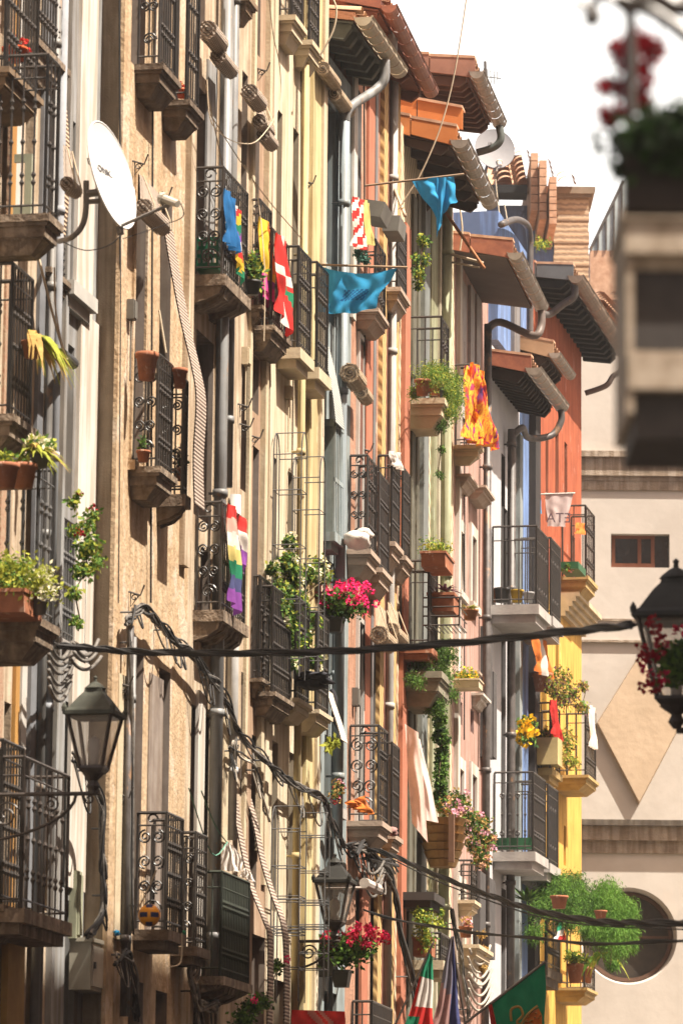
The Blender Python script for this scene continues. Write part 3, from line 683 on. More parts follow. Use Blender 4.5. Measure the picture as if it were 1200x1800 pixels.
# ================================================================== HOUSE 2 tan, stands forward
h2 = House(FA, 203, 333, 0, 'old tan house with crumbling plaster and paired narrow balconies')
ZT2 = h2.Z(260, -260); h2.body(tan, ZT2)
H = [(232, 258, -250, 110), (283, 303, -240, 170), (234, 254, 300, 815), (280, 299, 330, 865), (228, 249, 1130, 1640), (276, 296, 1170, 1660), (224, 250, 1720, 1990), (272, 292, 1740, 1990)]
jamb = mat('shade_grey_jamb_plaster', (.34,.29,.25), (.27,.22,.19), scale=6, streak=.2)  # greyed to put the recess shade into the colour of the reveals
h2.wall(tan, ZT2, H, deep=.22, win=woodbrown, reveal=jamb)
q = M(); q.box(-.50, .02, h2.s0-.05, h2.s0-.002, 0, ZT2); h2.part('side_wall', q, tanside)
h2.strip(196, 208, -260, 1990, .035, tan, 'quoin'); h2.strip(325, 334, -260, 1000, .05, cream, 'pilaster')
h2.strip(258, 282, 1180, 1640, .012, jamb, 'patch'); h2.pipe(230, 1100, 1790, .028, pipedark, off=.08); h2.pipe(236, 1120, 1790, .022, pipe, off=.05)
h2.strip(196, 222, 1180, 1650, .045, slabcream, 'pilaster')
grim = mat('dark_stone', (.24,.18,.13), (.13,.10,.075), scale=9, bump=.012, bscale=30, streak=.3)
h2.balcony(238, 283, 312, -190, 112, 58, 'mould', grim, side='scroll', rail2=.2); h2.balcony(285, 330, 352, -180, 176, 52, 'mould', grim, side='bars')
h2.balcony(228, 278, 305, 621, 820, 56, 'mould', stone, side='scroll', rail2=.10); h2.balcony(276, 323, 331, 665, 869, 48, 'rough', grim, side='scroll')
h2.balcony(234, 293, 323, 1428, 1634, 34, 'flat', grim, side='scroll', rail2=.1); h2.balcony(300, 344, 365, 1463, 1664, 30, 'flat', grim, side='scroll')
h2.frame(234, 254, 300, 815, tan, .05, .02)
# ================================================================== HOUSE 3
h3 = House(FA, 333, 440, 0, 'cream house with grey downpipes and two scrolled iron balconies')
ZT3 = h3.Z(380, -240); h3.body(cream, ZT3)
dk = mat('dark_recess_paint', (.20,.16,.13), (.15,.12,.10), scale=5)
H = [(346, 362, -200, 60), (344, 361, 145, 480), (343, 374, 575, 905), (352, 370, 960, 1080), (333, 344, 1235, 1700), (357, 369, 1255, 1720), (338, 380, 1770, 1990)]
h3.wall(cream, ZT3, H+[(424, 434, 120, 430), (424, 434, 620, 860), (423, 433, 1180, 1400)], deep=.22, win=dk, reveal=jamb)
h3.strip(374, 383, -200, 1900, .04, cream); h3.strip(384, 390, -200, 1000, .07, slabcream); h3.strip(340, 352, 1210, 1740, .03, whitep, 'shutter')
h3.strip(383, 392, 1230, 1480, .05, slabcream)
h3.pipe(404, -240, 1780, .055, pipe, off=.10); h3.pipe(417, -240, 870, .04, pipe, off=.06); h3.pipe(414, 870, 1480, .05, mat('white_pipe', (.56,.55,.53)), off=.06)
h3.strip(435, 439, -240, 1480, .03, slabcream); h3.strip(360, 376, 100, 480, .02, greyp, 'shutter')
h3.balcony(338, 393, 437, 293, 482, 46, 'rough', stone, side='scroll', rail2=.12); h3.balcony(340, 390, 433, 882, 1072, 46, 'rough', stone, side='scroll', rail2=.12)
h3.balcony(335, 390, 440, 1532, 1716, 34, 'rough', stone, side='bars', im=mat('green_iron', (.045,.055,.04), (.03,.035,.03)), gap=.06)
# ================================================================== HOUSE 4
h4 = House(FA, 440, 476, 0, 'narrow brown and cream house between the downpipes and the ivory house')
ZT4 = h4.Z(450, -220); h4.body(cream, ZT4)
H = [(444, 459, -200, 85), (443, 455, 150, 540), (432+10, 455, 620, 720), (442, 453, 780, 1200), (441, 452, 1290, 1560), (441, 470, 1640, 1990)]
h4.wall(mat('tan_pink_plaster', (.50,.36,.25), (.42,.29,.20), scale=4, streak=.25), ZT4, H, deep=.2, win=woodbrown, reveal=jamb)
h4.strip(459, 464, -220, 1500, .05, slabcream); h4.strip(470, 476, -220, 1560, .03, ivory)
h4.balcony(436, 457, 478, 350, 537, 34, 'mould', stone, side='scroll'); h4.balcony(440, 478, 506, 400, 572, 44, 'mould', stone, side='bars', im=iron)
h4.balcony(440, 457, 476, 1012, 1192, 34, 'mould', stone, side='bars'); h4.balcony(445, 480, 512, 1030, 1216, 40, 'mould', stone, side='knots')
h4.balcony(405, 434, 447, -140, -6, 44, 'mould', mat('brown_slab', (.30,.21,.13)), side='bars')
# ================================================================== HOUSE 5 ivory
h5 = House(FA, 476, 556, 0, 'smooth ivory house with plain windows and cream balcony slabs')
ZT5 = h5.Z(500, -220); h5.body(ivory, ZT5)
H = [(481, 494, 182, 590), (513, 523, 220, 640), (484, 494, -140, 40), (514, 524, -120, 90), (472.5+5, 485, 800, 1180), (504, 515, 825, 1225), (477, 487, 1300, 1600), (507, 516, 1320, 1640), (480, 500, 1720, 1990), (512, 528, 1730, 1990)]
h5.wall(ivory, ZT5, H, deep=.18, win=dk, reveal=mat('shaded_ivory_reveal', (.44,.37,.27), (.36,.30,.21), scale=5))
h5.strip(536, 556, -220, 1990, .04, yellowp); h5.pipe(541, -220, 1990, .035, yellowp, off=.09); h5.strip(550, 556, -220, 1990, .07, ivory)
h5.balcony(487, 515, 534, -70, 27, 50, 'mould', slabcream, side='bars'); h5.balcony(516, 545, 563, -60, 71, 46, 'mould', slabcream, side='bars')
h5.balcony(485, 525, 548, 432, 611, 36, 'flat', slabcream, side='bars', front='knots', im=iron); h5.balcony(518, 558, 578, 460, 646, 38, 'flat', slabcream, side='bars', front='knots')
h5.balcony(482, 521, 545, 1048, 1227, 36, 'mould', slabcream, side='bars', front='knots'); h5.balcony(517, 557, 579, 1075, 1247, 38, 'mould', slabcream, side='bars', front='knots')
# ================================================================== HOUSE 6 blue grey
h6 = House(FA, 556, 614, 0, 'narrow blue grey house with a glazed bay and pale gutter')
ZT6 = h6.Z(580, 100); h6.body(bluegrey, ZT6)
H = [(573, 589, 175, 460), (573, 588, 470, 560), (562, 570, 160, 450), (572, 586, 980, 1180), (570, 585, 1290, 1410), (570, 584, 1470, 1700), (568, 590, 1740, 1990)]
h6.wall(bluegrey, ZT6, H, deep=.2, win=mat('blue_wood', (.09,.12,.16)))
h6.strip(589, 598, 160, 560, .05, mat('pale_blue_trim', (.40,.48,.50))); h6.strip(557, 561, 140, 1990, .03, mat('pale_blue_trim', (0,0,0)))
s0, s1, N, z, zt, sl = h6.balcony(560, 586, 601, 740, 935, 30, 'flat', bluegrey, side=None, label='grey sill of the glazed bay')
q = M(); q.box(.0, N-.01, s0, s1, z, zt); bayo = h6.part('glazed_bay', q, mat('bay_grey', (.27,.33,.33), (.2,.25,.25), scale=4, streak=.2))
q = M()
for k in range(5): a = s0+(s1-s0)*k/5; q.box(N-.008, N+.01, a, a+.03, z, zt)
q.box(N-.008, N+.014, s0, s1, zt-.05, zt+.02); q.box(N-.008, N+.012, s0, s1, z+.5, z+.54); q.box(.04, N, s0-.012, s0, zt-.05, zt+.02); h6.part('mullion', q, bluegrey, parent=bayo)
h6.balcony(575, 598, 606, 1400, 1420, 32, 'flat', slabgrey, side=None)
h6.pipe(606, 205, 1480, .05, pipeblue, off=.12); h6.pipe(597.5, 160, 1990, .02, pipeblue, off=.04)
eN, ez, es0, es1 = eave(h6, 640, 33, 700, thick=.08, rise=.16, rafters=7, raf=woodgrey, gm=zincpale, gr=.11, roofm=tile, verge=zincpale, vergen=0, rafw=.08, rafd=.14, back=4)
q = M(); pA = h6.fr.pt(606, 205, .12); g1 = Vector((eN+.05, pA.y+.5, ez-.08)); q.tube(crv([(g1.x, g1.y, g1.z), (g1.x, g1.y-.02, g1.z-.20), (g1.x-.08, g1.y-.08, g1.z-.33), (.16, pA.y+.03, pA.z+.10), (.12, pA.y, pA.z-.05)], 5), .05, 10); h6.part('downpipe_elbow', q, pipe, smooth=True)
# ================================================================== HOUSE 7 salmon brick
h7 = House(FB, 614, 700, 0, 'salmon brick house with white window frames and pinkish stone balconies')
ZT7 = h7.Z(640, 95); h7.body(salmon, ZT7)
H = [(626, 634, 150, 560), (650, 659, 200, 500), (625, 633, 590, 980), (651, 660, 620, 1010), (625, 634, 1090, 1450), (650, 659, 1110, 1460), (624, 634, 1560, 1850), (650, 660, 1570, 1850), (670, 680, 180, 520), (671, 680, 620, 990), (670, 680, 1080, 1480), (670, 682, 1570, 1850)]
h7.wall(salmon, ZT7, H, deep=.16, win=doorwhite, reveal=shutgrey)
for a, b, t_, b_ in ((626, 633, 590, 985), (625, 633, 1090, 1450)): h7.frame(a, b, t_, b_, doorwhite, .05, .035)
h7.strip(636, 647, 120, 1990, .03, mat('salmon_trim', (.52,.20,.12), (.46,.17,.10), scale=5)); h7.strip(661, 668, 120, 1990, .045, ochre, 'brick_pier'); h7.strip(682, 689, 120, 1990, .05, ochre, 'brick_pier')
h7.strip(649, 653, 130, 1480, .04, shutgrey, 'shutter'); h7.pipe(693.5, 60, 1990, .045, mat('off_white_pipe', (.52,.50,.47)), off=.07); 
h7.strip(617, 623, 90, 560, .03, whitep)
h7.strip(628, 633, 600, 980, .02, mat('recess_shade_red', (.22,.09,.06), (.15,.06,.04), scale=6), 'shutter'); h7.strip(670, 676, 120, 1990, .03, mat('recess_shade_red', (0,0,0)), 'shutter'); h7.strip(676, 681, 120, 1990, .028, shutgrey, 'shutter')  # dark red strips painted in for shaded window recesses
h7.balcony(610, 647, 663, 800, 965, 48, 'mould', slabpink, side='scroll', rail2=.1, gap=.1); h7.balcony(635, 668, 685, 830, 998, 44, 'mould', slabpink, side='scroll')
h7.balcony(660, 690, 704, 800, 952, 42, 'mould', slabpink, side='bars'); h7.balcony(680, 709, 722, 820, 977, 40, 'mould', slabpink, side='bars')
h7.balcony(610, 667, 683, 1275, 1443, 48, 'mould', slabpink, side='scroll', rail2=.1, gap=.1); h7.balcony(660, 690, 703, 1305, 1467, 40, 'mould', slabpink, side='bars')
h7.balcony(625, 661, 679, 420, 542, 34, 'mould', slabpink, side='bars', gap=.11); h7.balcony(672, 700, 716, 385, 505, 40, 'mould', slabpink, side='bars')
h7.balcony(614, 655, 690, 1760, 1930, 48, 'mould', slabpink, side='bars')
eN, ez, es0, es1 = eave(h7, 684, 12, 757, rise=.22, rafters=5, roofm=copper, gm=copper, gr=.10, verge=copper, vergen=0, raf=mat('red_rafter', (.30,.12,.07)))
q = M(); p0 = h7.fr.pt(688, 30, .25); q.tube([(.25, p0.y, p0.z), (.25, p0.y, p0.z-.42)], .065, 10); h7.part('downpipe_elbow', q, mat('off_white_pipe', (.5,.5,.5)), smooth=True)
# ================================================================== HOUSE 8 green brick
h8 = House(FB, 700, 796, 0, 'pale green and cream brick house hung with plants and green downpipe')
ZT8 = h8.Z(750, 300); h8.body(shingle, ZT8)
H = [(744, 752, 400, 700), (743, 751, 780, 1000), (744, 752, 1240, 1420), (743, 752, 1560, 1760), (768, 776, 560, 720), (768, 777, 960, 1120), (705, 712, 1150, 1600), (766, 776, 1430, 1700)]
h8.wall(shingle, ZT8, H, deep=.2, win=mat('green_wood', (.14,.20,.13)), reveal=greenp)
h8.strip(700, 709, 380, 1990, .05, mat('salmon_trim', (0,0,0)), 'pilaster'); h8.strip(752, 776, 330, 720, .04, greenp); h8.strip(753, 776, 740, 1990, .04, greenp)
h8.strip(733, 742, 330, 1990, .06, mat('grey_green_pipe', (.22,.24,.23))); h8.pipe(786, 300, 1990, .065, greenp, off=.12)
h8.strip(759, 765, 340, 1990, .07, mat('cream_trim', (.62,.56,.42)))
h8.strip(716, 722, 330, 1990, .035, mat('shaded_grey_green', (.20,.20,.16), (.14,.14,.11), scale=4, streak=.3)); h8.strip(726, 730, 330, 1990, .03, mat('shaded_grey_green', (0,0,0)), 'shutter')  # darker strips that paint shade onto the brick front
h8.strip(768, 774, 730, 1500, .045, mat('dark_green_shutter', (.09,.12,.09), (.06,.08,.06), scale=4), 'shutter'); h8.strip(745, 751, 1020, 1240, .062, mat('shaded_grey_green', (0,0,0)), 'shutter')  # second strip is painted shade, like the two above
h8.balcony(715, 777, 790, 556, 700, 52, 'mould', slabcream, side='bars', gap=.12); h8.balcony(700, 755, 770, 985, 1136, 22, 'flat', terra, side='bars', gap=.1, railmat=iron)
h8.balcony(700, 760, 778, 1500, 1568, 26, 'flat', mat('dark_box', (.07,.06,.055)), side=None)
h8.balcony(722, 776, 792, 1640, 1688, 30, 'flat', slabcream, side='bars', gap=.14)
eN, ez, es0, es1 = eave(h8, 808, 248, 860, rise=.26, rafters=6, roofm=tile, gm=zinc, gr=.12, verge=tileorange, vergen=2, raf=mat('brown_soffit', (.10,.06,.045)), s0=h8.s0+.2, back=2.6)
q = M()
for i in range(3):                                   # second, higher verge of orange tiles
    xa = eN+.02-i*.52; xb = xa-.505; za = ez+.36+(eN-xa)*.26; zb = ez+.36+(eN-xb)*.26
    q.prism([(xa, za-.05), (xb, zb-.03), (xb, zb+.17), (xa, za+.19)], es0+.5, es0+.54); q.prism([(xa, za+.19), (xb, zb+.17), (xb, zb+.20), (xa, za+.22)], es0+.48, es0+.72, 1)
q.prism([(eN-.1, ez+.12), (eN-2.4, ez+.12+2.3*.26), (eN-2.4, ez+.30+2.3*.26), (eN-.1, ez+.36)], es0+.56, es1, 0)
h8.part('verge_tile', q, [tileorange, tiletop])
# ================================================================== HOUSE 9 pink
h9 = House(FB, 796, 856, 0, 'pink plastered house with white window surrounds')
ZT9 = h9.Z(820, 440); h9.body(pinkp, ZT9)
H = [(804, 811, 930, 1040), (826, 833, 940, 1060), (804, 811, 1350, 1440), (826, 834, 1360, 1470), (802, 810, 560, 740), (806, 812, 1230, 1270), (826, 832, 1245, 1285), (804, 812, 1560, 1700), (826, 834, 1580, 1720)]
h9.wall(pinkp, ZT9, H, deep=.14, win=doorwhite, reveal=mat('dusty_pink_reveal', (.36,.24,.22)))
for g in H[:4]+H[7:]: h9.frame(g[0], g[1], g[2], g[3], whitep, .14, .03)
for g in ((821, 828, 500, 740), (832, 839, 515, 750), (806, 814, 490, 730)): h9.strip(*g, .04, mat('pale_shutter', (.50,.46,.44)), 'shutter')
h9.strip(798, 802, 440, 1990, .05, whitep); h9.pipe(857, 570, 1990, .05, pipedark, off=.10); h9.strip(845, 850, 880, 1880, .04, mat('pink_trim', (.46,.24,.19)))
h9.balcony(797, 841, 845, 640, 782, 34, 'mould', slabcream, side='bars', gap=.11)
for a, b, c, y in ((800, 822, 836, 833), (822, 850, 865, 853), (800, 815, 823, 1430+0), (797, 838, 842, 1180)): h9.balcony(a, b, c, y-90, y, 22, 'mould', slabpink, side=None)
h9.balcony(828, 845, 858, 1200, 1218, 22, 'mould', whitep, side=None)
for a, b, c, y, hh in ((797, 830, 840, 1582, 30), (797, 838, 862, 1660, 34)): h9.balcony(a, b, c, y-70, y, hh, 'mould', slabcream, side='bars' if y < 1600 else None, gap=.13)
for a, b, t_, b_ in ((843, 848, 1100, 1330), (850, 856, 1180, 1330), (826, 836, 1530, 1640), (840, 853, 1540, 1680)): h9.strip(a, b, t_, b_, .12, mat('charcoal_shutter', (.10,.095,.095), (.07,.066,.066), scale=5), 'shutter')
eN, ez, es0, es1 = eave(h9, 905, 446, 950, rise=.16, rafters=0, roofm=tile, gm=zinc, gr=.11, verge=copper, vergen=2, soff=mat('grey_brown_soffit', (.13,.105,.095), (.10,.08,.07)), s0=h9.s0-.1, back=2.2)
q = M(); pA = h9.fr.pt(857, 572, .10); q.tube(crv([(eN+.07, es1-.1, ez-.06), (eN+.07, es1-.12, ez-.26), (eN-.02, es1-.2, ez-.40), (.25, pA.y+.1, pA.z+.06), (.10, pA.y, pA.z-.04)], 5), .05, 10); h9.part('downpipe_elbow', q, mat('brown_pipe', (.20,.16,.14), rough=.4), smooth=True)
# top set back roof with timber soffit (belongs to a taller house behind)
h9b = House(FB, 728, 800, .0, 'taller house behind the orange verge tiles, under a brown timber eave', y=150)
zt = h9b.Z(770, 205); h9b.body(mat('pink_grey_wall', (.50,.38,.32)), zt, front=-.02, depth=4)
eN, ez, es0, es1 = eave(h9b, 838, 128, 877, rise=.12, rafters=10, roofm=mat('faded_red_board', (.40,.20,.14)), gm=zinc, gr=.10, verge=mat('faded_red_board', (0,0,0)), vergen=2, raf=mat('brown_rafter', (.17,.09,.065)), back=2.0, thick=.12)
q = M(); q.tube(crv([(eN+.06, es1-.1, ez-.05), (eN+.08, es1-.1, ez-.2), (eN, es1-.1, ez-.3), (eN-.2, es1-.1, ez-.36)], 5), .045, 8); h9b.part('downpipe_elbow', q, mat('green_grey_pipe', (.13,.15,.14)), smooth=True)
# ================================================================== HOUSE 10 white and blue
h10 = House(FC, 858, 936, 0, 'white and blue house with two deep black iron balconies')
ZT10 = h10.Z(890, 640); h10.body(whitep, ZT10)
whb = mat('cool_white_plaster', (.60,.60,.62), (.52,.52,.54), scale=2)
H = [(880, 887, 795, 1050), (884, 891, 890, 1060), (880, 888, 1120, 1480), (880, 888, 1560, 1850), (896, 903, 900, 1060), (896, 903, 1150, 1480)]
h10.wall(whb, ZT10, H, deep=.22, win=mat('grey_window_frame', (.30,.31,.33)), reveal=mat('cool_reveal', (.26,.25,.25)))
h10.strip(890, 894, 760, 1990, .06, doorwhite); h10.strip(911, 925, 640, 1990, .02, bluep, 'painted_strip'); h10.strip(927, 936, 640, 1990, .10, mat('near_black_paint', (.05,.045,.045)), 'pilaster')
h10.strip(903, 908, 760, 1990, .07, mat('pipe_grey_green', (.30,.34,.34))); h10.pipe(899, 755, 1900, .055, pipedark, off=.10)
h10.balcony(862, 944, 965, 924, 1062, 32, 'flat', slabgrey, side='bars', front='curl', gap=.095, rail2=.18); h10.balcony(905, 968, 987, 947, 1084, 32, 'flat', slabgrey, side=None)
h10.balcony(865, 938, 960, 1357, 1497, 30, 'flat', slabgrey, side='knots curl', front='curl knots', gap=.085)
h10.balcony(905, 964, 982, 1378, 1517, 30, 'flat', slabgrey, side='bars', front='curl', gap=.09); h10.balcony(905, 969, 986, 945, 1083, 30, 'flat', slabgrey, side='bars', front='curl', gap=.09, far=False)
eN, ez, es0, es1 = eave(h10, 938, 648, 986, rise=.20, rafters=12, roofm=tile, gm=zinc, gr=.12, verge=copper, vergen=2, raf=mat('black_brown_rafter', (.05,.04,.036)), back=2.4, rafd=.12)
q = M(); pA = h10.fr.pt(899, 752, .10); q.tube(crv([(eN+.07, es1-.12, ez-.06), (eN+.07, es1-.12, ez-.22), (eN-.05, es1-.2, ez-.42), (eN-.3, es1-.5, ez-.50), (.22, pA.y+.1, pA.z+.02), (.10, pA.y, pA.z-.12)], 5), .045, 10); h10.part('downpipe_elbow', q, pipedark, smooth=True)
# blue upper storey set back behind, with its tiles and small gutter
h10b = House(FC, 868, 925, -.02, 'blue upper storey between the grey eaves, above the small tiled roof', y=520)
z0 = ZT10+.2; zt = h10b.Z(890, 392); q = M(); q.box(-5, -.02, h10b.s0+.3, h10b.s1, z0, zt); h10b.part('wall', q, bluep)
q = M(); 
for a, b, m_ in ((896, 906, 0),): q.box(-.019, .03, h10b.S(a), h10b.S(b), z0, zt-.3)
h10b.part('shutter', q, shutgrey)
q = M(); q.tube(crv([h10b.fr.pt(880, 395, .05), h10b.fr.pt(905, 386, .1), h10b.fr.pt(925, 395, .12), h10b.fr.pt(931, 420, .12), h10b.fr.pt(931, 470, .12), h10b.fr.pt(931, 600, .12)], 5), .045, 10); h10b.part('downpipe', q, pipedark, smooth=True)
eN, ez, es0, es1 = eave(h10b, 975, 622, 1001, rise=.26, rafters=6, roofm=tile, gm=zinc, gr=.09, verge=mat('tan_verge_tile', (.50,.33,.2), (.4,.25,.14)), vergen=2, raf=wooddark, back=1.9, s0=h10.s1-1.2)
# ================================================================== HOUSE 11 red above, yellow below
h11 = House(FC, 936, 1021, 0, 'end house painted orange red above and bright yellow below')
ZT11 = h11.Z(980, 520); zc = h11.Z(1000, 1062); h11.body(orangep, ZT11, front=-.42)
H = [(943, 948, 745, 900), (958, 963, 760, 915), (975, 981, 755, 880), (991, 996, 775, 900), (1005, 1010, 940, 1010)]
h11.wall(orangep, ZT11, H, deep=.14, win=woodbrown, zbot=zc, reveal=redp)
H = [(950, 958, 1100, 1300), (976, 981, 1110, 1200), (990, 994, 1450, 1520), (950, 960, 1180, 1350), (972, 986, 1560, 1740), (950, 962, 1420, 1720)]
h11.wall(yolk, zc, H, deep=.16, win=woodbrown, reveal=yolk)
q = M(); q.box(-8, 0, h11.s1-.001, h11.s1+.02, 0, zc); h11.part('side_wall', q, yolk)
def corn(h, a, b, y, N, th, m):
    s0 = h.S(a, y); s1 = h.S(b, y); z = h.Z(a, y); q = M()
    for k in range(5): q.box(h.n-.3, h.n+N*(1-k*.19), s0, s1+N*(1-k*.19), z-th*(k+1)/5, z-th*k/5)
    return h.part('cornice', q, m)
corn(h11, 985, 1021, 1040, .26, .34, mat('cornice_cream', (.66,.54,.36)))
yst = mat('yellow_slab', (.56,.40,.17), (.42,.29,.12), scale=6)
h11.balcony(985, 1030, 1046, 888, 1012, 34, 'mould', yst, side='bars', gap=.13); h11.balcony(975, 1030, 1048, 1238, 1362, 26, 'mould', yst, side='bars', gap=.12)
h11.balcony(975, 1028, 1046, 1610, 1736, 24, 'mould', yst, side='bars', gap=.14)
h11.balcony(932, 968, 985, 1235, 1350, 22, 'flat', yst, side='bars', gap=.14); h11.balcony(932, 960, 985, 1560, 1700, 30, 'flat', grim, side='bars', gap=.12)
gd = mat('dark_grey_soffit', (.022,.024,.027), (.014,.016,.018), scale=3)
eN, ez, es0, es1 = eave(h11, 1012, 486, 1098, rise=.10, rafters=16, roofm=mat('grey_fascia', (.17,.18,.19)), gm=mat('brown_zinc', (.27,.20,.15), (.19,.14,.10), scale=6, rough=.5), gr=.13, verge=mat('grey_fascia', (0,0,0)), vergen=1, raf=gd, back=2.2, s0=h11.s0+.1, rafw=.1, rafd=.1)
es1 = h11.s1+.15; q = M(); q.tube(crv([(eN+.08, es1-.1, ez-.05), (eN+.08, es1-.1, ez-.32), (eN-.05, es1-.1, ez-.42), (.35, es1-.1, ez-.56), (.05, es1-.1, ez-.66)], 5), .042, 10); h11.part('downpipe_elbow', q, mat('brown_pipe', (.2,.16,.14)), smooth=True)
q = M(); q.tube(crv([(eN+.02, es0+.1, ez-.04), (eN+.02, es0+.1, ez-.22), (eN-.15, es0+.1, ez-.34), (.2, es0+.1, ez-.46), (.1, es0-.1, ez-.5)], 5), .05, 10); h11.part('downpipe_elbow', q, pipedark, smooth=True)
# ================================================================== CHURCH across the end of the street
YC = h11.fr.w(0, h11.s1, 0).y+5.0
def cp(px, py): v = P(px, py, YC); return v.x, v.z
cx0, _ = cp(940, 900); cx1 = cx0+24; _, cz = cp(1100, 590)
chr_ = Thing('church', 'pale church front closing the street, with a diamond relief and a round window', 'church', None, (cx0, YC, 0))
def cbox(q, x0, x1, z0, z1, out, mi=0, back=.0): q.box(x0, x1, YC-out, YC-back, z0, z1, mi)
rc = cp(1104, 1645); rr = 85*YC/F          # round window
wx0, wz1 = cp(1073, 938); wx1, wz0 = cp(1176, 998)
q = M(); seg = 48
def ring(k, r): a = 2*math.pi*k/seg; return (rc[0]+math.cos(a)*r, rc[1]+math.sin(a)*r)
bx = 1.3; X0, X1, Z0, Z1 = rc[0]-bx, rc[0]+bx, rc[1]-bx, rc[1]+bx
def sq(k):
    a = 2*math.pi*k/seg; c, s_ = math.cos(a), math.sin(a); m_ = bx/max(abs(c), abs(s_)); return (rc[0]+c*m_, rc[1]+s_*m_)
for k in range(seg):
    a, b, c, d = ring(k, rr), ring(k+1, rr), sq(k+1), sq(k); q.quad((a[0], YC, a[1]), (b[0], YC, b[1]), (c[0], YC, c[1]), (d[0], YC, d[1]))
    e, f_ = ring(k, rr*.93), ring(k+1, rr*.93); q.quad((a[0], YC, a[1]), (b[0], YC, b[1]), (f_[0], YC+.30, f_[1]), (e[0], YC+.30, e[1]))
xs = sorted([cx0, cx1, X0, X1, wx0, wx1]); zs = sorted([0, cz, Z0, Z1, wz0, wz1])
for i in range(len(xs)-1):
    for j in range(len(zs)-1):
        mx_, mz_ = (xs[i]+xs[i+1])/2, (zs[j]+zs[j+1])/2
        if (X0 < mx_ < X1 and Z0 < mz_ < Z1) or (wx0 < mx_ < wx1 and wz0 < mz_ < wz1): continue
        q.quad((xs[i], YC, zs[j]), (xs[i+1], YC, zs[j]), (xs[i+1], YC, zs[j+1]), (xs[i], YC, zs[j+1]))
for a, b in (((wx0, wz0), (wx1, wz0)), ((wx1, wz0), (wx1, wz1)), ((wx1, wz1), (wx0, wz1)), ((wx0, wz1), (wx0, wz0))): q.quad((a[0], YC, a[1]), (b[0], YC, b[1]), (b[0], YC+.3, b[1]), (a[0], YC+.3, a[1]))
chr_.part('wall', q, churchp)
q = M(); q.box(cx0, cx1, YC+.45, YC+10, 0, cz); chr_.part('core', q, churchp)
q = M()
def band(q, y0, y1, out, mi=0): _, a = cp(1100, y0); _, b = cp(1100, y1); q.box(cx0, cx1, YC-out, YC+.01, b, a, mi)
band(q, 796, 806, .16); band(q, 806, 838, .10); band(q, 838, 846, .05); band(q, 846, 862, .035); chr_.part('string_course', q, churchs)
q = M(); band(q, 1443, 1453, .20); band(q, 1453, 1478, .12, 1); band(q, 1478, 1500, .04, 1); chr_.part('string_course', q, [mat('dark_mossy_stone', (.20,.17,.13), (.12,.10,.08), scale=8, streak=.3), churchs])
q = M(); band(q, 1126, 1130, .05); band(q, 1088, 1092, .02); chr_.part('string_course', q, churchs)
q = M(); d = [cp(1122, 1152), cp(1198, 1270), cp(1122, 1415), cp(1047, 1272)]
i0 = 0; q.v = [(x, YC-.0, z) for x, z in d]+[(x*.97+d[0][0]*.03, YC-.10, z*.97+(d[1][1])*.03) for x, z in d]
q.f = [(4, 7, 6, 5)]+[(k, (k+1) % 4, 4+(k+1) % 4, 4+k) for k in range(4)]; q.mi = [0]*5; chr_.part('diamond_relief', q, diam)
q = M(); fw = .055
for a in (wx0+.02, (wx0+wx1)/2-.03, wx1-.28): q.box(a, a+fw, YC+.16, YC+.22, wz0, wz1)
q.box(wx0, wx1-.22, YC+.155, YC+.215, wz0, wz0+.09); q.box(wx0, wx1-.22, YC+.155, YC+.215, wz1-.05, wz1); wdo = chr_.part('window', q, mat('red_brown_window', (.30,.12,.07), (.24,.09,.05)))
q = M(); q.box(wx0, wx1, YC+.19, YC+.20, wz0, wz1); chr_.part('pane', q, glass, parent=wdo)
q = M()
for k in range(seg):
    a, b, c, d_ = ring(k, rr*.93), ring(k+1, rr*.93), ring(k+1, rr*.85), ring(k, rr*.85)
    q.quad((a[0], YC+.22, a[1]), (b[0], YC+.22, b[1]), (c[0], YC+.22, c[1]), (d_[0], YC+.22, d_[1])); q.quad((d_[0], YC+.22, d_[1]), (c[0], YC+.22, c[1]), (c[0], YC+.29, c[1]), (d_[0], YC+.29, d_[1]))
q.box(rc[0]-rr*.9, rc[0]+rr*.9, YC+.23, YC+.26, rc[1]-.02, rc[1]+.02); rwo = chr_.part('round_window', q, mat('brown_round_frame', (.16,.09,.06)))
q = M(); q.poly([(ring(k, rr*.9)[0], YC+.27, ring(k, rr*.9)[1]) for k in range(seg)]); chr_.part('pane', q, mat('brownish_glass', (.085,.07,.055), (.05,.045,.04), rough=.2), parent=rwo)

q = M(); w = .27                                     # church roof of round tiles behind the parapet
for k in range(int((cx1-cx0)/w)):
    a = cx0+w*(k+.5)
    for i in range(16):
        y0 = YC-.1+i*.5; z0 = cz+.05+i*.5*.30; i0 = len(q.v)
        for yy, zz, g in ((y0, z0+.05, 1.0), (y0+.55, z0+.165, .85)): q.v += [(a+math.cos(t)*w*.46*g, yy, zz+math.sin(t)*w*.40*g) for t in [math.pi*j/6 for j in range(7)]]
        for c in range(6): q.f.append((i0+c, i0+c+1, i0+8+c, i0+7+c)); q.mi.append(0)
q.quad((cx0, YC-.1, cz+.02), (cx1, YC-.1, cz+.02), (cx1, YC+8, cz+.02+8.1*.3), (cx0, YC+8, cz+.02+8.1*.3))
chr_.part('roof', q, tiletop)
# ================================================================== THINGS
def W(fr, px, py, n=0.0): return fr.w(*fr.pt(px, py, n))
def WS(fr, px, py, s): return fr.w(*fr.pts(px, py, s))
def nf(h, xa, xb, y): s = h.fr.at(xa, y, h.n)[0]; return h.fr.ats(xb, y, s)[0]
def sS(h, px, y): return h.fr.at(px, y, h.n)[0]
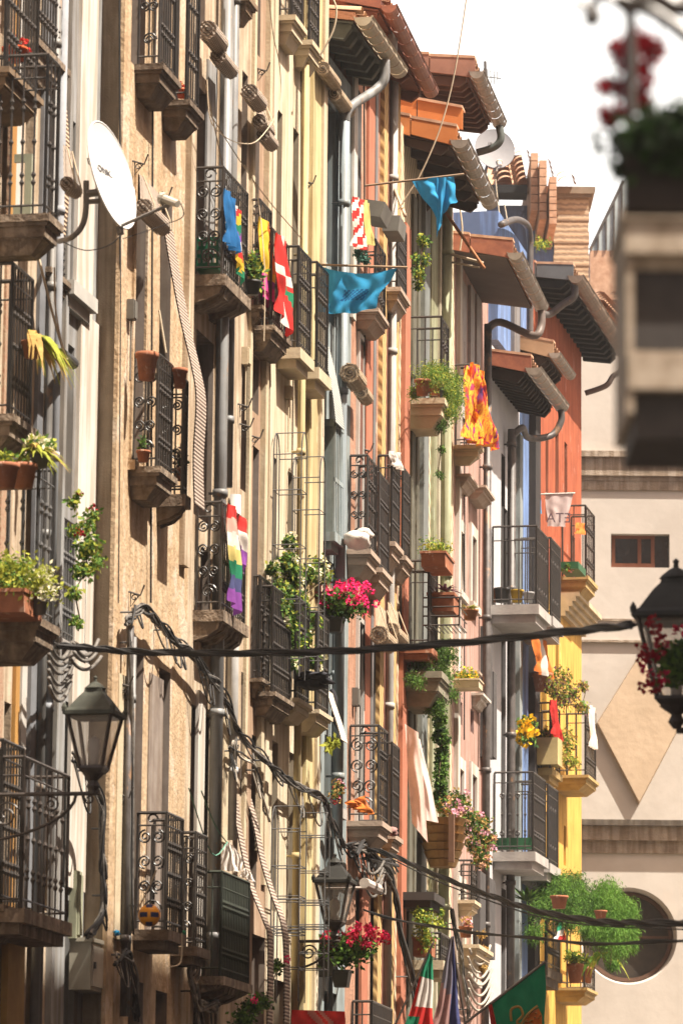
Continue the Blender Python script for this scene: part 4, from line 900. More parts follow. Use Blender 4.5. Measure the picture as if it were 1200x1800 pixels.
# ---- satellite dishes
def dish(name, c, r, nrm, label, txt, tsize, toff, mirror=False, arm=None, pole=None, dm=None):
    dm = dm or dishm
    c = Vector(c); nrm = Vector(nrm).normalized(); t = Thing(name, label, 'satellite dish', None, c, None)
    right = Vector((0, 0, 1)).cross(nrm).normalized(); up = nrm.cross(right)
    q = M(); seg = 40; rings = 8; i0 = 0
    for a in range(rings+1):
        rr = r*a/rings
        for j in range(seg): th = 2*math.pi*j/seg; q.v.append(tuple(c+right*math.cos(th)*rr*.92+up*math.sin(th)*rr+nrm*(.16*r*(a/rings)**2)))
    for a in range(rings):
        for j in range(seg): l = (j+1) % seg; q.f.append((a*seg+j, a*seg+l, (a+1)*seg+l, (a+1)*seg+j)); q.mi.append(0)
    q.tube([c+right*math.cos(2*math.pi*j/seg)*r*.92+up*math.sin(2*math.pi*j/seg)*r+nrm*.15*r for j in range(seg+1)], r*.018, 5)
    i1 = len(q.v)
    for a in range(rings+1):
        rr = r*a/rings
        for j in range(seg): th = 2*math.pi*j/seg; q.v.append(tuple(c+right*math.cos(th)*rr*.91+up*math.sin(th)*rr*.99+nrm*(.16*r*(a/rings)**2-.02*r)))
    for a in range(rings):
        for j in range(seg): l = (j+1) % seg; q.f.append((i1+a*seg+l, i1+a*seg+j, i1+(a+1)*seg+j, i1+(a+1)*seg+l)); q.mi.append(0)
    t.part('reflector', q, dm, smooth=True)
    if txt: add_text(txt, c+right*toff[0]*r+up*toff[1]*r+nrm*(.16*r*(toff[0]**2+toff[1]**2)+.012*r), right*(-1 if mirror else 1), up, tsize*r, mat('dish_letter', (.16,.15,.15)), t.e, 'lettering', c, stretch=1.5 if len(txt) > 3 else 1.0)
    if arm:
        q = M(); a0 = c-up*r*.97+nrm*.1*r; q.tube([a0, Vector(arm)], .013, 6); q.tube([a0+up*.0, a0-up*.06], .03, 6); t.part('arm', q, dishgrey)
        q = M(); A = Vector(arm); d = (c-A).normalized(); q.tube([A-d*.04, A+d*.10], .028, 10, r2=.034); q.tube([A+d*.10, A+d*.13], .045, 12); t.part('receiver', q, mat('receiver_cream', (.75,.68,.55)))
    if pole:
        q = M(); q.tube(crv(pole, 6), .022, 8); t.part('pole', q, dishgrey, smooth=True)
        q = M(); e = Vector(pole[-1]); q.tube([e.lerp(c, .0)+Vector((0, 0, -.10)), c-nrm*.04+Vector((0, 0, -.10))], .03, 6); q.tube([e+Vector((0, 0, -.16)), c-nrm*.03+Vector((0, 0, -.17))], .02, 6); t.part('bracket', q, dishgrey)
    return t
def add_text(s, p, right, up, size, m, parent, name, origin, depth=.002, stretch=1.0):
    cu = bpy.data.curves.new('lettering', 'FONT'); cu.body = s; cu.size = size; cu.align_x = 'CENTER'; cu.align_y = 'CENTER'; cu.extrude = depth
    ob = bpy.data.objects.new('lettering_tmp', cu); S.collection.objects.link(ob)
    dg = bpy.context.evaluated_depsgraph_get(); dg.update(); me = bpy.data.meshes.new_from_object(ob.evaluated_get(dg)); bpy.data.objects.remove(ob)
    right = Vector(right).normalized(); up = Vector(up).normalized(); nn = right.cross(up)
    base = Vector(p)-Vector(origin)
    for v in me.vertices: c = v.co.copy(); v.co = base+right*c.x*stretch+up*c.y+nn*c.z
    me.materials.clear(); me.materials.append(m); o = link(bpy.data.objects.new(name, me)); o.parent = parent; return o
c1 = P(184, 312, 30.6)
dish('satellite_dish', c1, .415, (.92, -.36, .22), 'large white satellite dish on a bent grey pole left of the tan house', 'ETRONIC', .17, (-.18, .12),
     arm=P(306, 356, 30.2), pole=[W(FA, 104, 424, 0), P(125, 418, 30.6), P(143, 400, 30.6), P(151, 372, 30.6), P(152, 318, 30.6)])
cord1 = M(); cord1.tube(crv([P(215, 412, 30.4), P(190, 432, 30.4), P(150, 440, 30.5), P(112, 426, 30.6)]), .004, 4); cord1.tube(crv([P(318, 358, 30.3), P(322, 380, 30.4), P(290, 395, 30.5), P(216, 420, 30.4)]), .004, 4)
single('dish_cable', cord1, cable, 'thin brown cable looping below the large white satellite dish', 'cable')
c2 = P(868, 264, 57)
dish('satellite_dish', c2, .30, (.18, -.95, .22), 'small round grey white satellite dish against the sky above the tiled roofs', 'ia', .36, (-.18, .32), mirror=False,
     arm=P(878, 290, 56.4), pole=[P(848, 330, 57.2), P(852, 305, 57.2), P(860, 275, 57.2)], dm=mat('shaded_dish', (.33,.33,.345), (.29,.29,.30)))  # dish white darkened to grey, shade put into the colour
# ---- rolled blinds
RB = [(FA, 117, 322, 134, .22, 13, 'small woven blind rolled tight beside the dish pole', .3, blindm),
      (FA, 252, 365, 287, .16, 17, 'fat grey woven blind rolled under its slats beside the dish receiver', .28, blindm),
      (FA, 364, 52, 386, .16, 18, 'upper rolled blind above the scrolled balcony with the blue cloth', .0, blindm),
      (FA, 383, 98, 406, .16, 15, 'rolled blind hanging just below another roll near the grey downpipe', .0, blindm),
      (FA, 438, 162, 456, .14, 16, 'rolled blind between the grey downpipe and the ivory house', .0, blindm),
      (FA, 455, 212, 473, .14, 13, 'crumpled rolled blind, middle one of three left of the ivory wall', .25, blindm),
      (FA, 462, 236, 478, .14, 13, 'lowest small rolled blind left of the ivory wall', .0, blindm),
      (FA, 567, 120, 588, .12, 13, 'rolled cream blind tucked under the grey eave brackets', .0, straw),
      (FA, 588, 164, 612, .12, 14, 'rolled cream blind below the eave beside the elbow of the blue grey pipe', .0, straw),
      (FB, 614, 655, 628, .16, 18, 'white slatted roll half hidden behind the blue grey downpipe', .0, straw),
      (FB, 634, 688, 644, .14, 13, 'short white slatted roll on the salmon brick house', .0, straw),
      (FB, 665, 1115, 684, .22, 16, 'pale straw blind rolled open ended above the black cable, left of a pair', .35, straw),
      (FB, 687, 1108, 705, .22, 14, 'pale straw blind rolled open ended above the black cable, right of a pair', .30, straw)]
for fr, x, y, x2, n, r, lab, hang, m in RB: rolled_blind(fr, x, y, x2, n, r, lab, hang, m)
q = M(); s_, z_ = FA.at(108, 622, .05); q.tube([(.05, s_, z_), (.05, s_+.35, z_)], .045, 12); single('rolled_blind', q, potdark, 'small dark tube ended roll beside the yellowed hanging plant', 'blind', FA, 'rolled up window blinds on the facades')
HB = 'long striped blinds hung out over the railings'
drape(FA, [(288, 392), (297, 450), (318, 560), (337, 640), (346, 700), (341, 800), (343, 885)], sS(h2, 280, 500), .34, 'long striped blind bulging over the scrolled balcony of the tan house', group=HB)
drape(FA, [(408, 1392), (416, 1450), (426, 1500), (440, 1560), (464, 1620), (472, 1660), (470, 1830)], sS(h3, 408, 1500), .20, 'left one of two striped blinds hanging to the foot of the photo', group=HB)
drape(FA, [(432, 1396), (446, 1450), (458, 1510), (476, 1570), (494, 1620), (500, 1680), (500, 1830)], sS(h3, 436, 1500), .22, 'right one of two striped blinds hanging to the foot of the photo', group=HB)
drape(FA, [(86, 100), (94, 180), (98, 250), (96, 330), (88, 410)], sS(h0, 84, 300), .42, 'brown weathered slatted blind hanging behind the upper left balcony', m=wavemat('brown_slats', (.50,.36,.25), (.14,.09,.06), 9, 'Z', bump=.006), group=HB)
drape(FA, [(574, 1212), (582, 1240), (592, 1270), (600, 1300)], sS(h5, 548, 1240), .30, 'short white slatted blind sloping off the ivory house railing', m=wavemat('white_slats', (.70,.64,.55), (.42,.37,.31), 16, 'Z'), group=HB)
netm = wavemat('white_mesh', (.42,.43,.40), (.24,.26,.25), 12, 'Z', dist=.3)
drape(FA, [(560, 585), (572, 630), (584, 690), (590, 742)], sS(h6, 557, 660), .42, 'pale mesh netting stretched over the front of the blue grey house', m=netm, name='mesh_net', cat='netting')
# ---- cloths and flags on the facades
nA = nf(h3, 338, 393, 482)
g = 'cloths and flags hung over the balcony rails'
def wall_cloth(name, fr, pts, n, mats, lab, cat='cloth', mf=None, amp=.03, folds=3, dn=(0, 0, 0, 0), **k):
    v = [W(fr, p[0], p[1], n+d) for p, d in zip(pts, dn)]; return cloth(name, v[0], v[1], v[2], v[3], mats, lab, cat, mf, amp=amp, folds=folds, group=g, **k)
wall_cloth('hanging_cloth', FA, [(397, 330), (412, 352), (399, 425), (419, 446)], nA+.05, [cdeep], 'deep blue cloth tied to the first scrolled balcony', amp=.03)
wall_cloth('hanging_cloth', FA, [(412, 358), (423, 372), (415, 440), (426, 500)], nA+.03, [cwhite, cred, cyel, cgreen, cpur], 'small patchwork cloth in white, red and yellow beside the deep blue cloth', mf=lambda u, v: int(v*7+u*2) % 5, amp=.02)
wall_cloth('flag', FA, [(459, 378), (478, 402), (462, 505), (478, 545)], nf(h4, 436, 457, 500)+.05, [cyel, corg, cmag, cpur], 'yellow and orange rainbow flag with a magenta foot', 'flag', mf=lambda u, v: (0 if u < .5 else 1) if v < .62 else (0 if v < .7 else (2 if u < .6 or v > .85 else 3)), amp=.035, folds=2)
wall_cloth('flag', FA, [(488, 408), (505, 424), (489, 545), (513, 598)], nf(h4, 440, 478, 500)+.06, [cred, cwhite, cgreen], 'narrow hanging flag in red with a white cross and green diagonals', 'flag', mf=lambda u, v: 1 if abs(v-.45) < .07 or abs(u-.5) < .12 else (2 if abs((v-.45)*1.6-(u-.5)) < .12 and v > .5 else 0), amp=.035, folds=2)
wall_cloth('flag', FA, [(403, 884), (418, 896), (406, 1055), (421, 1084)], nf(h3, 340, 390, 1070)+.06, [cred, cpink, cwhite, ckhaki, cgreen, cindigo, cpur], 'rainbow flag fading from pink through green to purple on the lower scrolled balcony', 'flag', mf=lambda u, v: min(6, int(v*7.0+u*.3)), amp=.03, folds=2, nv=56)
wall_cloth('flag', FA, [(422, 902), (431, 914), (424, 985), (434, 1010)], nf(h3, 340, 390, 1070)+.03, [cred, cwhite, cpur], 'folded tail of a rainbow flag behind the purple footed one', 'flag', mf=lambda u, v: min(2, int(v*3)), amp=.03, folds=1)
wall_cloth('hanging_cloth', FB, [(622, 345), (638, 352), (622, 432), (640, 440)], .35, [cred, cwhite], 'red and white patterned cloth at the top balcony of the brick house', mf=lambda u, v: int(v*6+u*3) % 2)
wall_cloth('hanging_cloth', FB, [(642, 350), (647, 358), (640, 428), (656, 432)], .37, [ckhaki], 'yellow cloth hanging beside the red and white one', amp=.02)
nd = nf(h9, 797, 841, 782)
def batik():
    m = bpy.data.materials.new('batik_cloth'); m.use_nodes = True; N = m.node_tree.nodes; L = m.node_tree.links; b = N['Principled BSDF']; b.inputs['Roughness'].default_value = .9
    tc = N.new('ShaderNodeTexCoord'); mp = N.new('ShaderNodeMapping'); mp.inputs['Scale'].default_value = (1, 1, .55); nz = N.new('ShaderNodeTexNoise'); nz.inputs['Scale'].default_value = 8; nz.inputs['Detail'].default_value = 5; nz.inputs['Distortion'].default_value = .6
    rp = N.new('ShaderNodeValToRGB'); rp.color_ramp.interpolation = 'LINEAR'; e = rp.color_ramp.elements
    e[0].position = .33; e[0].color = (.12, .03, .20, 1); e[1].position = .40; e[1].color = (.50, .03, .02, 1)
    for p_, c_ in ((.45, (.72, .10, .02)), (.50, (.80, .50, .02)), (.54, (.80, .16, .02)), (.58, (.85, .55, .03)), (.62, (.55, .03, .03)), (.66, (.14, .03, .22))): k = e.new(p_); k.color = (*c_, 1)
    L.new(tc.outputs['Object'], mp.inputs[0]); L.new(mp.outputs[0], nz.inputs[0]); L.new(nz.outputs[0], rp.inputs[0]); L.new(rp.outputs[0], b.inputs[0])
    tr = N.new('ShaderNodeBsdfTranslucent'); L.new(rp.outputs[0], tr.inputs[0]); ms = N.new('ShaderNodeMixShader'); ms.inputs[0].default_value = .25; L.new(b.outputs[0], ms.inputs[1]); L.new(tr.outputs[0], ms.inputs[2]); L.new(ms.outputs[0], N['Material Output'].inputs[0]); return m
bk = batik()
wall_cloth('hanging_cloth', FB, [(820, 642), (838, 646), (818, 768), (842, 784)], nd+.02, [bk], 'left fold of a bright orange and red patterned sarong', amp=.05)
wall_cloth('hanging_cloth', FB, [(832, 636), (846, 654), (840, 766), (869, 792)], nd+.09, [bk], 'large orange, yellow and purple patterned sarong over the rail', amp=.06, nu=20, nv=36)
wall_cloth('towel', FB, [(684, 792), (704, 796), (690, 818), (707, 828)], nf(h7, 660, 690, 952)+.03, [cwhite], 'white towel folded over the upper rail of the brick house', amp=.02)
wall_cloth('towel', FB, [(610, 1410), (640, 1398), (618, 1420), (652, 1432)], nf(h7, 610, 667, 1443)+.0, [corg], 'orange towel crumpled on the floor of the brick house balcony', amp=.04)
v = [WS(FB, x, y, FB.at(690, 1300, 0)[0]) for x, y in ((711, 1272), (735, 1288), (722, 1445), (752, 1482))]
cloth('hanging_sheet', v[0], v[1], v[2], v[3], [cloth_mat('salmon_pink_cloth', (.84,.60,.52))], 'long salmon pink sheet hanging off the rail, its near half', 'cloth', amp=.03, folds=1, group=g)
v = [WS(FB, x, y, FB.at(694, 1300, 0)[0]) for x, y in ((718, 1282), (738, 1300), (736, 1440), (771, 1446))]
cloth('hanging_sheet', v[0], v[1], v[2], v[3], [mat('sunlit_pink_cloth', (.88,.76,.70), (.84,.70,.64), trans=.3)], 'long salmon pink sheet hanging off the rail, far half painted pale as if sunlit', 'cloth', amp=.03, folds=1, group=g)  # same sheet in a paler pink, sunlight put into the colour
# blue banners on poles that stick out across the street
def banner(fr, sp, pole, TL, TR, BL, BR, lab, plab, sag=.05, amp=.04, marks=False, folds=3, n_extra=None):
    s = fr.at(sp[0], sp[1], 0)[0]; a = fr.pts(*pole[0], s); b = fr.pts(*pole[1], s); q = M(); q.tube([a, b], .012, 6)
    single('pole', q, mat('wooden_pole', (.38,.27,.18)), plab, 'pole', fr, 'poles sticking out from the balconies')
    v = [fr.w(*fr.pts(*p, s)) for p in (TL, TR, BL, BR)]; mf = None
    if marks: mf = lambda u, v_: 1 if .42 < v_ < .70 and .35 < u < .72 and (int(u*44)+int(v_*20)) % 3 != 0 else 0
    return cloth('banner', v[0], v[1], v[2], v[3], [cblue, mat('darker_blue_print', (.01,.14,.36), trans=.2)], lab, 'banner', mf, nu=44 if marks else 16, nv=22, amp=amp, folds=folds, sag=sag, group='bright blue cloth banners')
banner(FA, (548, 470), ((546, 465), (716, 470)), (567, 469), (698, 471), (557, 546), (655, 541), 'wide blue banner with faint lettering slung under a thin pole', 'thin pole carrying the wide blue banner', sag=.06, marks=True, amp=.022)
banner(FB, (640, 330), ((636, 327), (815, 306)), (722, 317), (797, 309), (768, 385), (802, 352), 'smaller blue banner knotted on its pole below the orange verge tiles', 'long thin pole carrying the smaller blue banner', sag=0.0, amp=.04, folds=2)
s = FB.at(640, 330, 0)[0]; v = [FB.w(*FB.pts(*p, s-.02)) for p in ((768, 312), (784, 312), (766, 418), (776, 392))]; cloth('banner', v[0], v[1], v[2], v[3], [cblue], 'knotted tail of the smaller blue banner', 'banner', amp=.02, folds=1, group='bright blue cloth banners')
PG = 'poles sticking out from the balconies'
line('pole', [P(782, 372, 48), P(851, 472, 48)], .02, mat('orange_pole', (.50,.22,.10)), 'slanting orange brown pole below the smaller blue banner', 'pole', PG)
line('pole', [P(722, 428, 48.5), P(848, 462, 48)], .018, mat('pale_pole', (.60,.48,.35)), 'pale wooden pole reaching across the vine to the grey eave', 'pole', PG)
line('pole', [P(735, 450, 48.5), P(842, 470, 48)], .013, mat('pale_pole', (0,0,0)), 'thinner pale pole just under the first pale pole', 'pole', PG)
line('pole', [P(700, 420, 47), P(762, 352, 47)], .035, wooddark, 'thick dark pole slanting up under the brown soffit', 'pole', PG)
line('pole', [P(656, 240, 45), P(712, 380, 44)], .02, mat('pale_pole', (0,0,0)), 'pale board leaning in front of the ochre brick piers', 'pole', PG)
# flags at the foot of the photo
def tri_flag(pts, mats, lab, mf, Y, amp=.05, **k):
    v = [P(x, y, Y) for x, y in pts]; return cloth('flag', v[0], v[1], v[2], v[3], mats, lab, 'flag', mf, amp=amp, group='flags on slanting poles at the foot of the street', **k)
tri_flag([(752, 1672), (760, 1682), (702, 1830), (762, 1830)], [cred, cwhite, cgreen], 'green, white and red flag hanging in folds, leftmost of the lower flags', lambda u, v: 2 if v < .30 or (v > .72 and u < .5) else (1 if (v < .62 and u > .15) else 0), 40, amp=.03)
tri_flag([(792, 1646), (797, 1646), (752, 1830), (812, 1830)], [cgrey, cdust, cindigo], 'furled flag in grey, dusty pink and indigo, middle one of the lower flags', lambda u, v: 2 if u > .62 else (0 if v < .45+u*.2 else 1), 40, amp=.03)
fl = tri_flag([(862, 1762), (957, 1690), (868, 1850), (960, 1850)], [cgreen, corg], 'green flag with a curling golden emblem on a slanting pole', None, 38, amp=.015, nu=20, nv=20)
q = M(); C0 = P(905, 1786, 37.9)
def e2(x, y): return P(x, y, 37.88)
q.tube(crv([e2(898, 1795), e2(898, 1775), e2(912, 1770), e2(918, 1784), e2(908, 1796), e2(915, 1800), e2(925, 1785), e2(944, 1768)]), .012, 5)
for _ in range(26): x = random.uniform(924, 950); y = random.uniform(1779, 1815); q.lathe(e2(x, y), [(.004, -.006), (.012, 0), (.004, .006)], 5)
em = mk('emblem', q, mat('golden_emblem', (.62,.38,.10)), fl.location); em.parent = fl
em2 = M(); em2.poly([tuple(e2(x, y)+Vector((0, .01, 0))) for x, y in ((926, 1782), (946, 1772), (952, 1785), (952, 1820), (920, 1820), (920, 1800))]); o = mk('emblem', em2, corg, fl.location); o.parent = fl
v = [P(x, y, 37.95) for x, y in ((858, 1768), (864, 1764), (868, 1850), (882, 1850))]; cloth('flag', v[0], v[1], v[2], v[3], [cred], 'narrow red flag edge showing left of the green flag', 'flag', amp=.01, group='flags on slanting poles at the foot of the street')
line('pole', [P(815, 1800, 38), P(958, 1690, 38)], .014, mat('grey_pole', (.35,.33,.30)), 'slanting grey flagpole of the green flag', 'pole', PG)
line('pole', [P(690, 1810, 40), P(762, 1655, 40)], .012, wooddark, 'slanting dark flagpole of the leftmost lower flag', 'pole', PG)
line('pole', [P(822, 1830, 40), P(794, 1648, 40)], .012, wooddark, 'dark flagpole of the grey and pink furled flag', 'pole', PG)
v = [P(x, y, 39) for x, y in ((513, 1775), (606, 1778), (513, 1840), (606, 1840))]
cloth('banner', v[0], v[1], v[2], v[3], [cred, mat('faded_red_cloth', (.60,.22,.18), trans=.2)], 'red banner with pale streaks at the bottom of the photo', 'banner', lambda u, v_: 1 if abs(u-.35-v_*.5) < .08 or abs(u-.55-v_*.5) < .05 else 0, nu=30, amp=.02)
v = [P(x, y, 57) for x, y in ((957, 866), (1007, 868), (962, 925), (992, 926))]
tw = cloth('printed_cloth', v[0], v[1], v[2], v[3], [cloth_mat('lilac_white_cloth', (.66,.56,.54))], 'whitish printed cloth with dark back to front letters on the washing line', 'cloth', nu=14, amp=.01, folds=2)
add_text('ETA', P(981, 911, 56.93), (-1, 0, 0), (0, 0, 1), .19, mat('dark_print', (.16,.10,.12)), tw, 'lettering', tw.location)
v = [P(x, y, 57) for x, y in ((928, 868), (950, 868), (938, 905), (951, 903))]; cloth('hanging_cloth', v[0], v[1], v[2], v[3], [cblue, cyel], 'small blue and yellow cloth pegged left of the printed cloth', 'cloth', lambda u, v: 1 if u < .35 and v < .4 else 0, amp=.02)
line('washing_line', [P(915, 870, 57), P(1010, 867, 57)], .012, doorwhite, 'white rail carrying the printed cloth and the small blue cloth', 'washing line')
# ---- cream plastic covers on the green mesh balcony
v = [P(x, y, 36.3) for x, y in ((398, 1479), (404, 1482), (372, 1528), (418, 1532))]; cloth('cover_sheet', v[0], v[1], v[2], v[3], [cwhite], 'white peaked cover sheet on the corner of the green mesh railing', 'cover', amp=.03)
v = [P(x, y, 36.6) for x, y in ((404, 1480), (428, 1510), (410, 1535), (424, 1530))]; cloth('cover_sheet', v[0], v[1], v[2], v[3], [cwhite], 'second fold of white cover sheet right of the peaked one', 'cover', amp=.02)
v = [P(x, y, 37.0) for x, y in ((428, 1524), (440, 1532), (420, 1540), (448, 1550))]; cloth('cover_sheet', v[0], v[1], v[2], v[3], [cwhite], 'small white plastic sheet on the railing of the green mesh balcony', 'cover', amp=.02)
# ---- cushion, ball, box
c = FB.pt(628, 950, .25)
def lump(q, c, rx, ry, rz, seg=14, rg=9, wob=.08, ph=0):
    i0 = len(q.v)
    for a in range(rg+1):
        th = math.pi*a/rg
        for b in range(seg):
            p = 2*math.pi*b/seg; k = 1+wob*math.sin(3*p+ph+a)+wob*.6*math.cos(5*p-a*2)
            q.v.append((c[0]+rx*k*math.sin(th)*math.cos(p), c[1]+ry*k*math.sin(th)*math.sin(p), c[2]+rz*math.cos(th)))
    for a in range(rg):
        for b in range(seg): l = (b+1) % seg; q.f.append((i0+a*seg+b, i0+(a+1)*seg+b, i0+(a+1)*seg+l, i0+a*seg+l)); q.mi.append(0)
    return q
q = M(); lump(q, c, .13, .25, .09, wob=.12); lump(q, c+Vector((.06, .05, .07)), .08, .16, .06, wob=.15, ph=2)
single('cushion', q, cwhite, 'plump white cushion squeezed on the balcony of the salmon brick house', 'cushion', FB, smooth=True)
def ball():
    c = P(263, 1609, 30.9); r = 20*30.9/F; q = M(); rg, sg = 14, 22
    for a in range(rg+1):
        for b in range(sg): th = math.pi*a/rg; p = 2*math.pi*b/sg; q.v.append(tuple(c+Vector((math.sin(th)*math.cos(p), math.sin(th)*math.sin(p), math.cos(th)))*r))
    ico = [Vector(v).normalized() for v in [(0, 1, 1.618), (0, -1, 1.618), (0, 1, -1.618), (0, -1, -1.618), (1, 1.618, 0), (-1, 1.618, 0), (1, -1.618, 0), (-1, -1.618, 0), (1.618, 0, 1), (-1.618, 0, 1), (1.618, 0, -1), (-1.618, 0, -1)]]
    for a in range(rg):
        for b in range(sg):
            l = (b+1) % sg; f = (a*sg+b, (a+1)*sg+b, (a+1)*sg+l, a*sg+l); m_ = sum((Vector(q.v[k])-c for k in f), Vector()).normalized()
            q.f.append(f); q.mi.append(1 if max(m_.dot(k) for k in ico) > .945 else 0)
    single('football', q, [mat('ball_yellow', (.95,.42,.02), (.9,.36,.02), rough=.4), mat('ball_navy', (.03,.04,.13))], 'yellow football with navy patches on the lower balcony of the tan house', 'ball', smooth=True)
ball()
def mbox(fr, s, z0, z1, n0, n1, w, lab):
    t = Thing('meter_box', lab, 'box', fr, (n0, s, z0)); q = M(); q.box(n0, n1, s, s+w, z0, z1); q.box(n0, n1+.015, s-.015, s+w+.015, z1, z1+.03); t.part('case', q, mat('meter_box_cream', (.50,.47,.38), (.43,.40,.32), scale=5))
    q = M(); q.box(n1, n1+.012, s+.02, s+w-.02, z0+.03, z1-.03); d = t.part('door', q, mat('meter_box_door', (.56,.53,.45))); q = M(); q.box(n1+.012, n1+.03, s+.04, s+.06, (z0+z1)/2-.02, (z0+z1)/2+.03); t.part('latch', q, greyiron, parent=d)
s, z1 = FA.at(134, 1655, -.12); z0 = FA.at(134, 1740, -.12)[1]; mbox(FA, s, z0, z1, -.17, .0, .55, 'cream metal meter box on the wall below the left street lantern')
s, z1 = FA.at(134, 1530, -.12); z0 = FA.at(134, 1650, -.12)[1]; q = M(); q.box(-.17, -.11, s, s+.15, z0, z1); q.box(-.17, -.095, s+.02, s+.13, z0+.03, z1-.03)
single('wall_panel', q, mat('pale_green_panel', (.42,.43,.30)), 'narrow pale green panel fixed just above the cream meter box', 'panel', FA)
# white plastic crate back at the upper left balcony
c = FA.pt(16, 302, .0); q = M()
for a in range(2): q.box(c.x-.0, c.x+.03, c.y+.05+a*.0, c.y+.25, c.z-.20, c.z+.22)
s, z1 = FA.at(-6, 253, -.1); z0 = FA.at(-6, 362, -.1)[1]; n1 = FA.ats(36, 300, s)[0]; q = M()
q.box(-.05, n1, s+.3, s+.33, z1-.06, z1); q.box(n1-.05, n1, s+.3, s+.33, z0, z1-.06); q.box(-.05, n1-.05, s+.3, s+.33, z0, z0+.07)
single('plastic_frame', q, mat('pale_green_plastic', (.50,.52,.38), rough=.4), 'pale green plastic frame leaning inside the upper left balcony', 'frame', FA)
# green crate
s0 = sS(h3, 340, 470); a = FA.pts(343, 474, s0+.12); b = FA.pts(384, 416, s0+.12); q = M()
q.box(a.x, b.x, a.y, a.y+.3, a.z, a.z+.02)
for zz in (a.z+.02, a.z+.10, a.z+.17, b.z-.035): q.box(a.x, b.x, a.y, a.y+.012, zz, zz+.035); q.box(b.x-.012, b.x, a.y+.012, a.y+.29, zz, zz+.035)
for k in range(5): x = a.x+(b.x-a.x-.02)*k/4; q.box(x, x+.02, a.y+.002, a.y+.010, a.z+.02, b.z)
single('crate', q, mat('green_plastic', (.01,.20,.09), rough=.4), 'green plastic crate standing on the first scrolled balcony', 'crate', FA)
# ================================================================== STREET LANTERNS
LG = 'old style street lanterns'
def inf(fr, P_):                              # world point -> wall coordinates
    v = P_-fr.o; return Vector((v.dot(fr.n), v.dot(fr.t), P_.z))
Y = 29.5; b = inf(FA, P(165, 1352, Y)); l1 = lantern(FA, b, 82*Y/F, 'green metal street lantern on the left wall, below the looped cables', group=LG)
def bracket(t, fr, b, wall_n, arm_y, drop=.30, curl=True, im=ironbr):
    q = M(); q.tube([(wall_n, b.y, b.z-.17), (b.x+.05, b.y, b.z-.17)], .016, 6); q.tube([(wall_n+.02, b.y, b.z+.15), (wall_n+.02, b.y, b.z-.17-drop)], .02, 6)
    L_ = b.x-wall_n; q.tube([(wall_n+.02+L_*.85*math.sin(a)**1.2 if a > 0 else wall_n+.02, b.y, b.z-.17-drop*math.cos(a)) for a in [math.pi/2*k/10 for k in range(11)]], .012, 6)
    A = (wall_n+.02, b.y); spiral(q, A, (1, 0), L_*.32, b.z-.17-drop*.42, min(.10, L_*.2), 1.7, 0, 1, .008); spiral(q, A, (1, 0), L_*.66, b.z-.17-drop*.22, min(.06, L_*.12), 1.6, 2, -1, .007)
    spiral(q, A, (1, 0), L_*.95, b.z-.17-drop*.10, .05, 1.4, 1, 1, .007); q.tube([(b.x, b.y, b.z-.17), (b.x, b.y, b.z-.10)], .03, 8)
    t.part('wall_bracket', q, im)
bracket(l1, FA, b, -.17, 0, drop=.34)
Y = 39.6; b2 = inf(FA, P(588, 1622, Y)); l2 = lantern(FA, b2, 60*Y/F, 'street lantern above the dark red geraniums, right of the striped blinds', group=LG, capm=mat('shaded_lamp_metal', (.03,.03,.025), (.018,.018,.015), rough=.6)); bracket(l2, FA, b2, 0.0, 0, drop=.25)  # cap metal darkened to stand for the shade on this lamp
Y = 24.0; b3 = inf(OF, P(1188, 1232, Y)); l3 = lantern(OF, b3, 126*Y/F, 'big blurred street lantern cut by the right edge, with red flowers hanging on it', group=LG, capm=mat('lamp_cap_grey', (.06,.062,.055), (.04,.042,.037), rough=.7))
q = M(); q.tube([(b3.x, b3.y, b3.z-.17), (0, b3.y, b3.z-.17)], .02, 6); q.tube([(b3.x+.05, b3.y, b3.z-.19), (b3.x+.5, b3.y, b3.z-.5), (0, b3.y, b3.z-.9)], .014, 6); l3.part('wall_bracket', q, ironbr)
# geranium troughs hung round the lanterns
def geran(name, lab, c, pots, fr, fm=(pinkf, redf), n=600, nf_=26, size=.05, rad=(.22, .22, .13), frad=None, fs=.055, fc=(0, 0, .1), grp='geranium troughs', fz=(0, 0, 0)):
    t = Thing(name, lab, 'flower trough', fr, c, grp); c = Vector(c)
    for dx, dy, dz, w, h in pots:
        q = M(); p = c+Vector((dx, dy, dz)); q.v = [(p.x+a*w*(.36 if zz == 0 else .5), p.y+b_*w*(.36 if zz == 0 else .5), p.z+zz*h) for zz in (0, 1) for a, b_ in ((-1, -1), (1, -1), (1, 1), (-1, 1))]
        q.f = [(3, 2, 1, 0), (4, 5, 6, 7), (0, 1, 5, 4), (1, 2, 6, 5), (2, 3, 7, 6), (3, 0, 4, 7)]; q.mi = [0]*6
        q.box(p.x-w*.52, p.x+w*.52, p.y-w*.52, p.y+w*.52, p.z+h*.86, p.z+h*1.01); t.part('trough', q, potdark)
    q = M(); q.bush(c+Vector(fz), rad, n, size, .8, mis=[0, 1, 0], clumps=12); t.part('foliage', q, [leafA, leafB])
    fq = frad or rad; t.heads([c+Vector(fc)+Vector([random.uniform(-1, 1)*k for k in fq]) for _ in range(nf_)], fs, [fm[0], fm[0], fm[1]])
    return t
Y = 40.5; c = inf(FA, P(600, 1672, Y)); geran('geranium_trough', 'dark red geraniums in black troughs under the street lantern at the bottom', c, [(-.16, 0, -.24, .24, .18), (.0, .02, -.34, .17, .16), (-.24, .02, -.22, .15, .16)], FA, fm=(mat('crimson_petal', (.50,.01,.06), (.36,.006,.04), trans=.25), redf), n=1800, rad=(.36, .28, .14), frad=(.38, .28, .10), nf_=75, fs=.055, fc=(.05, 0, .13))
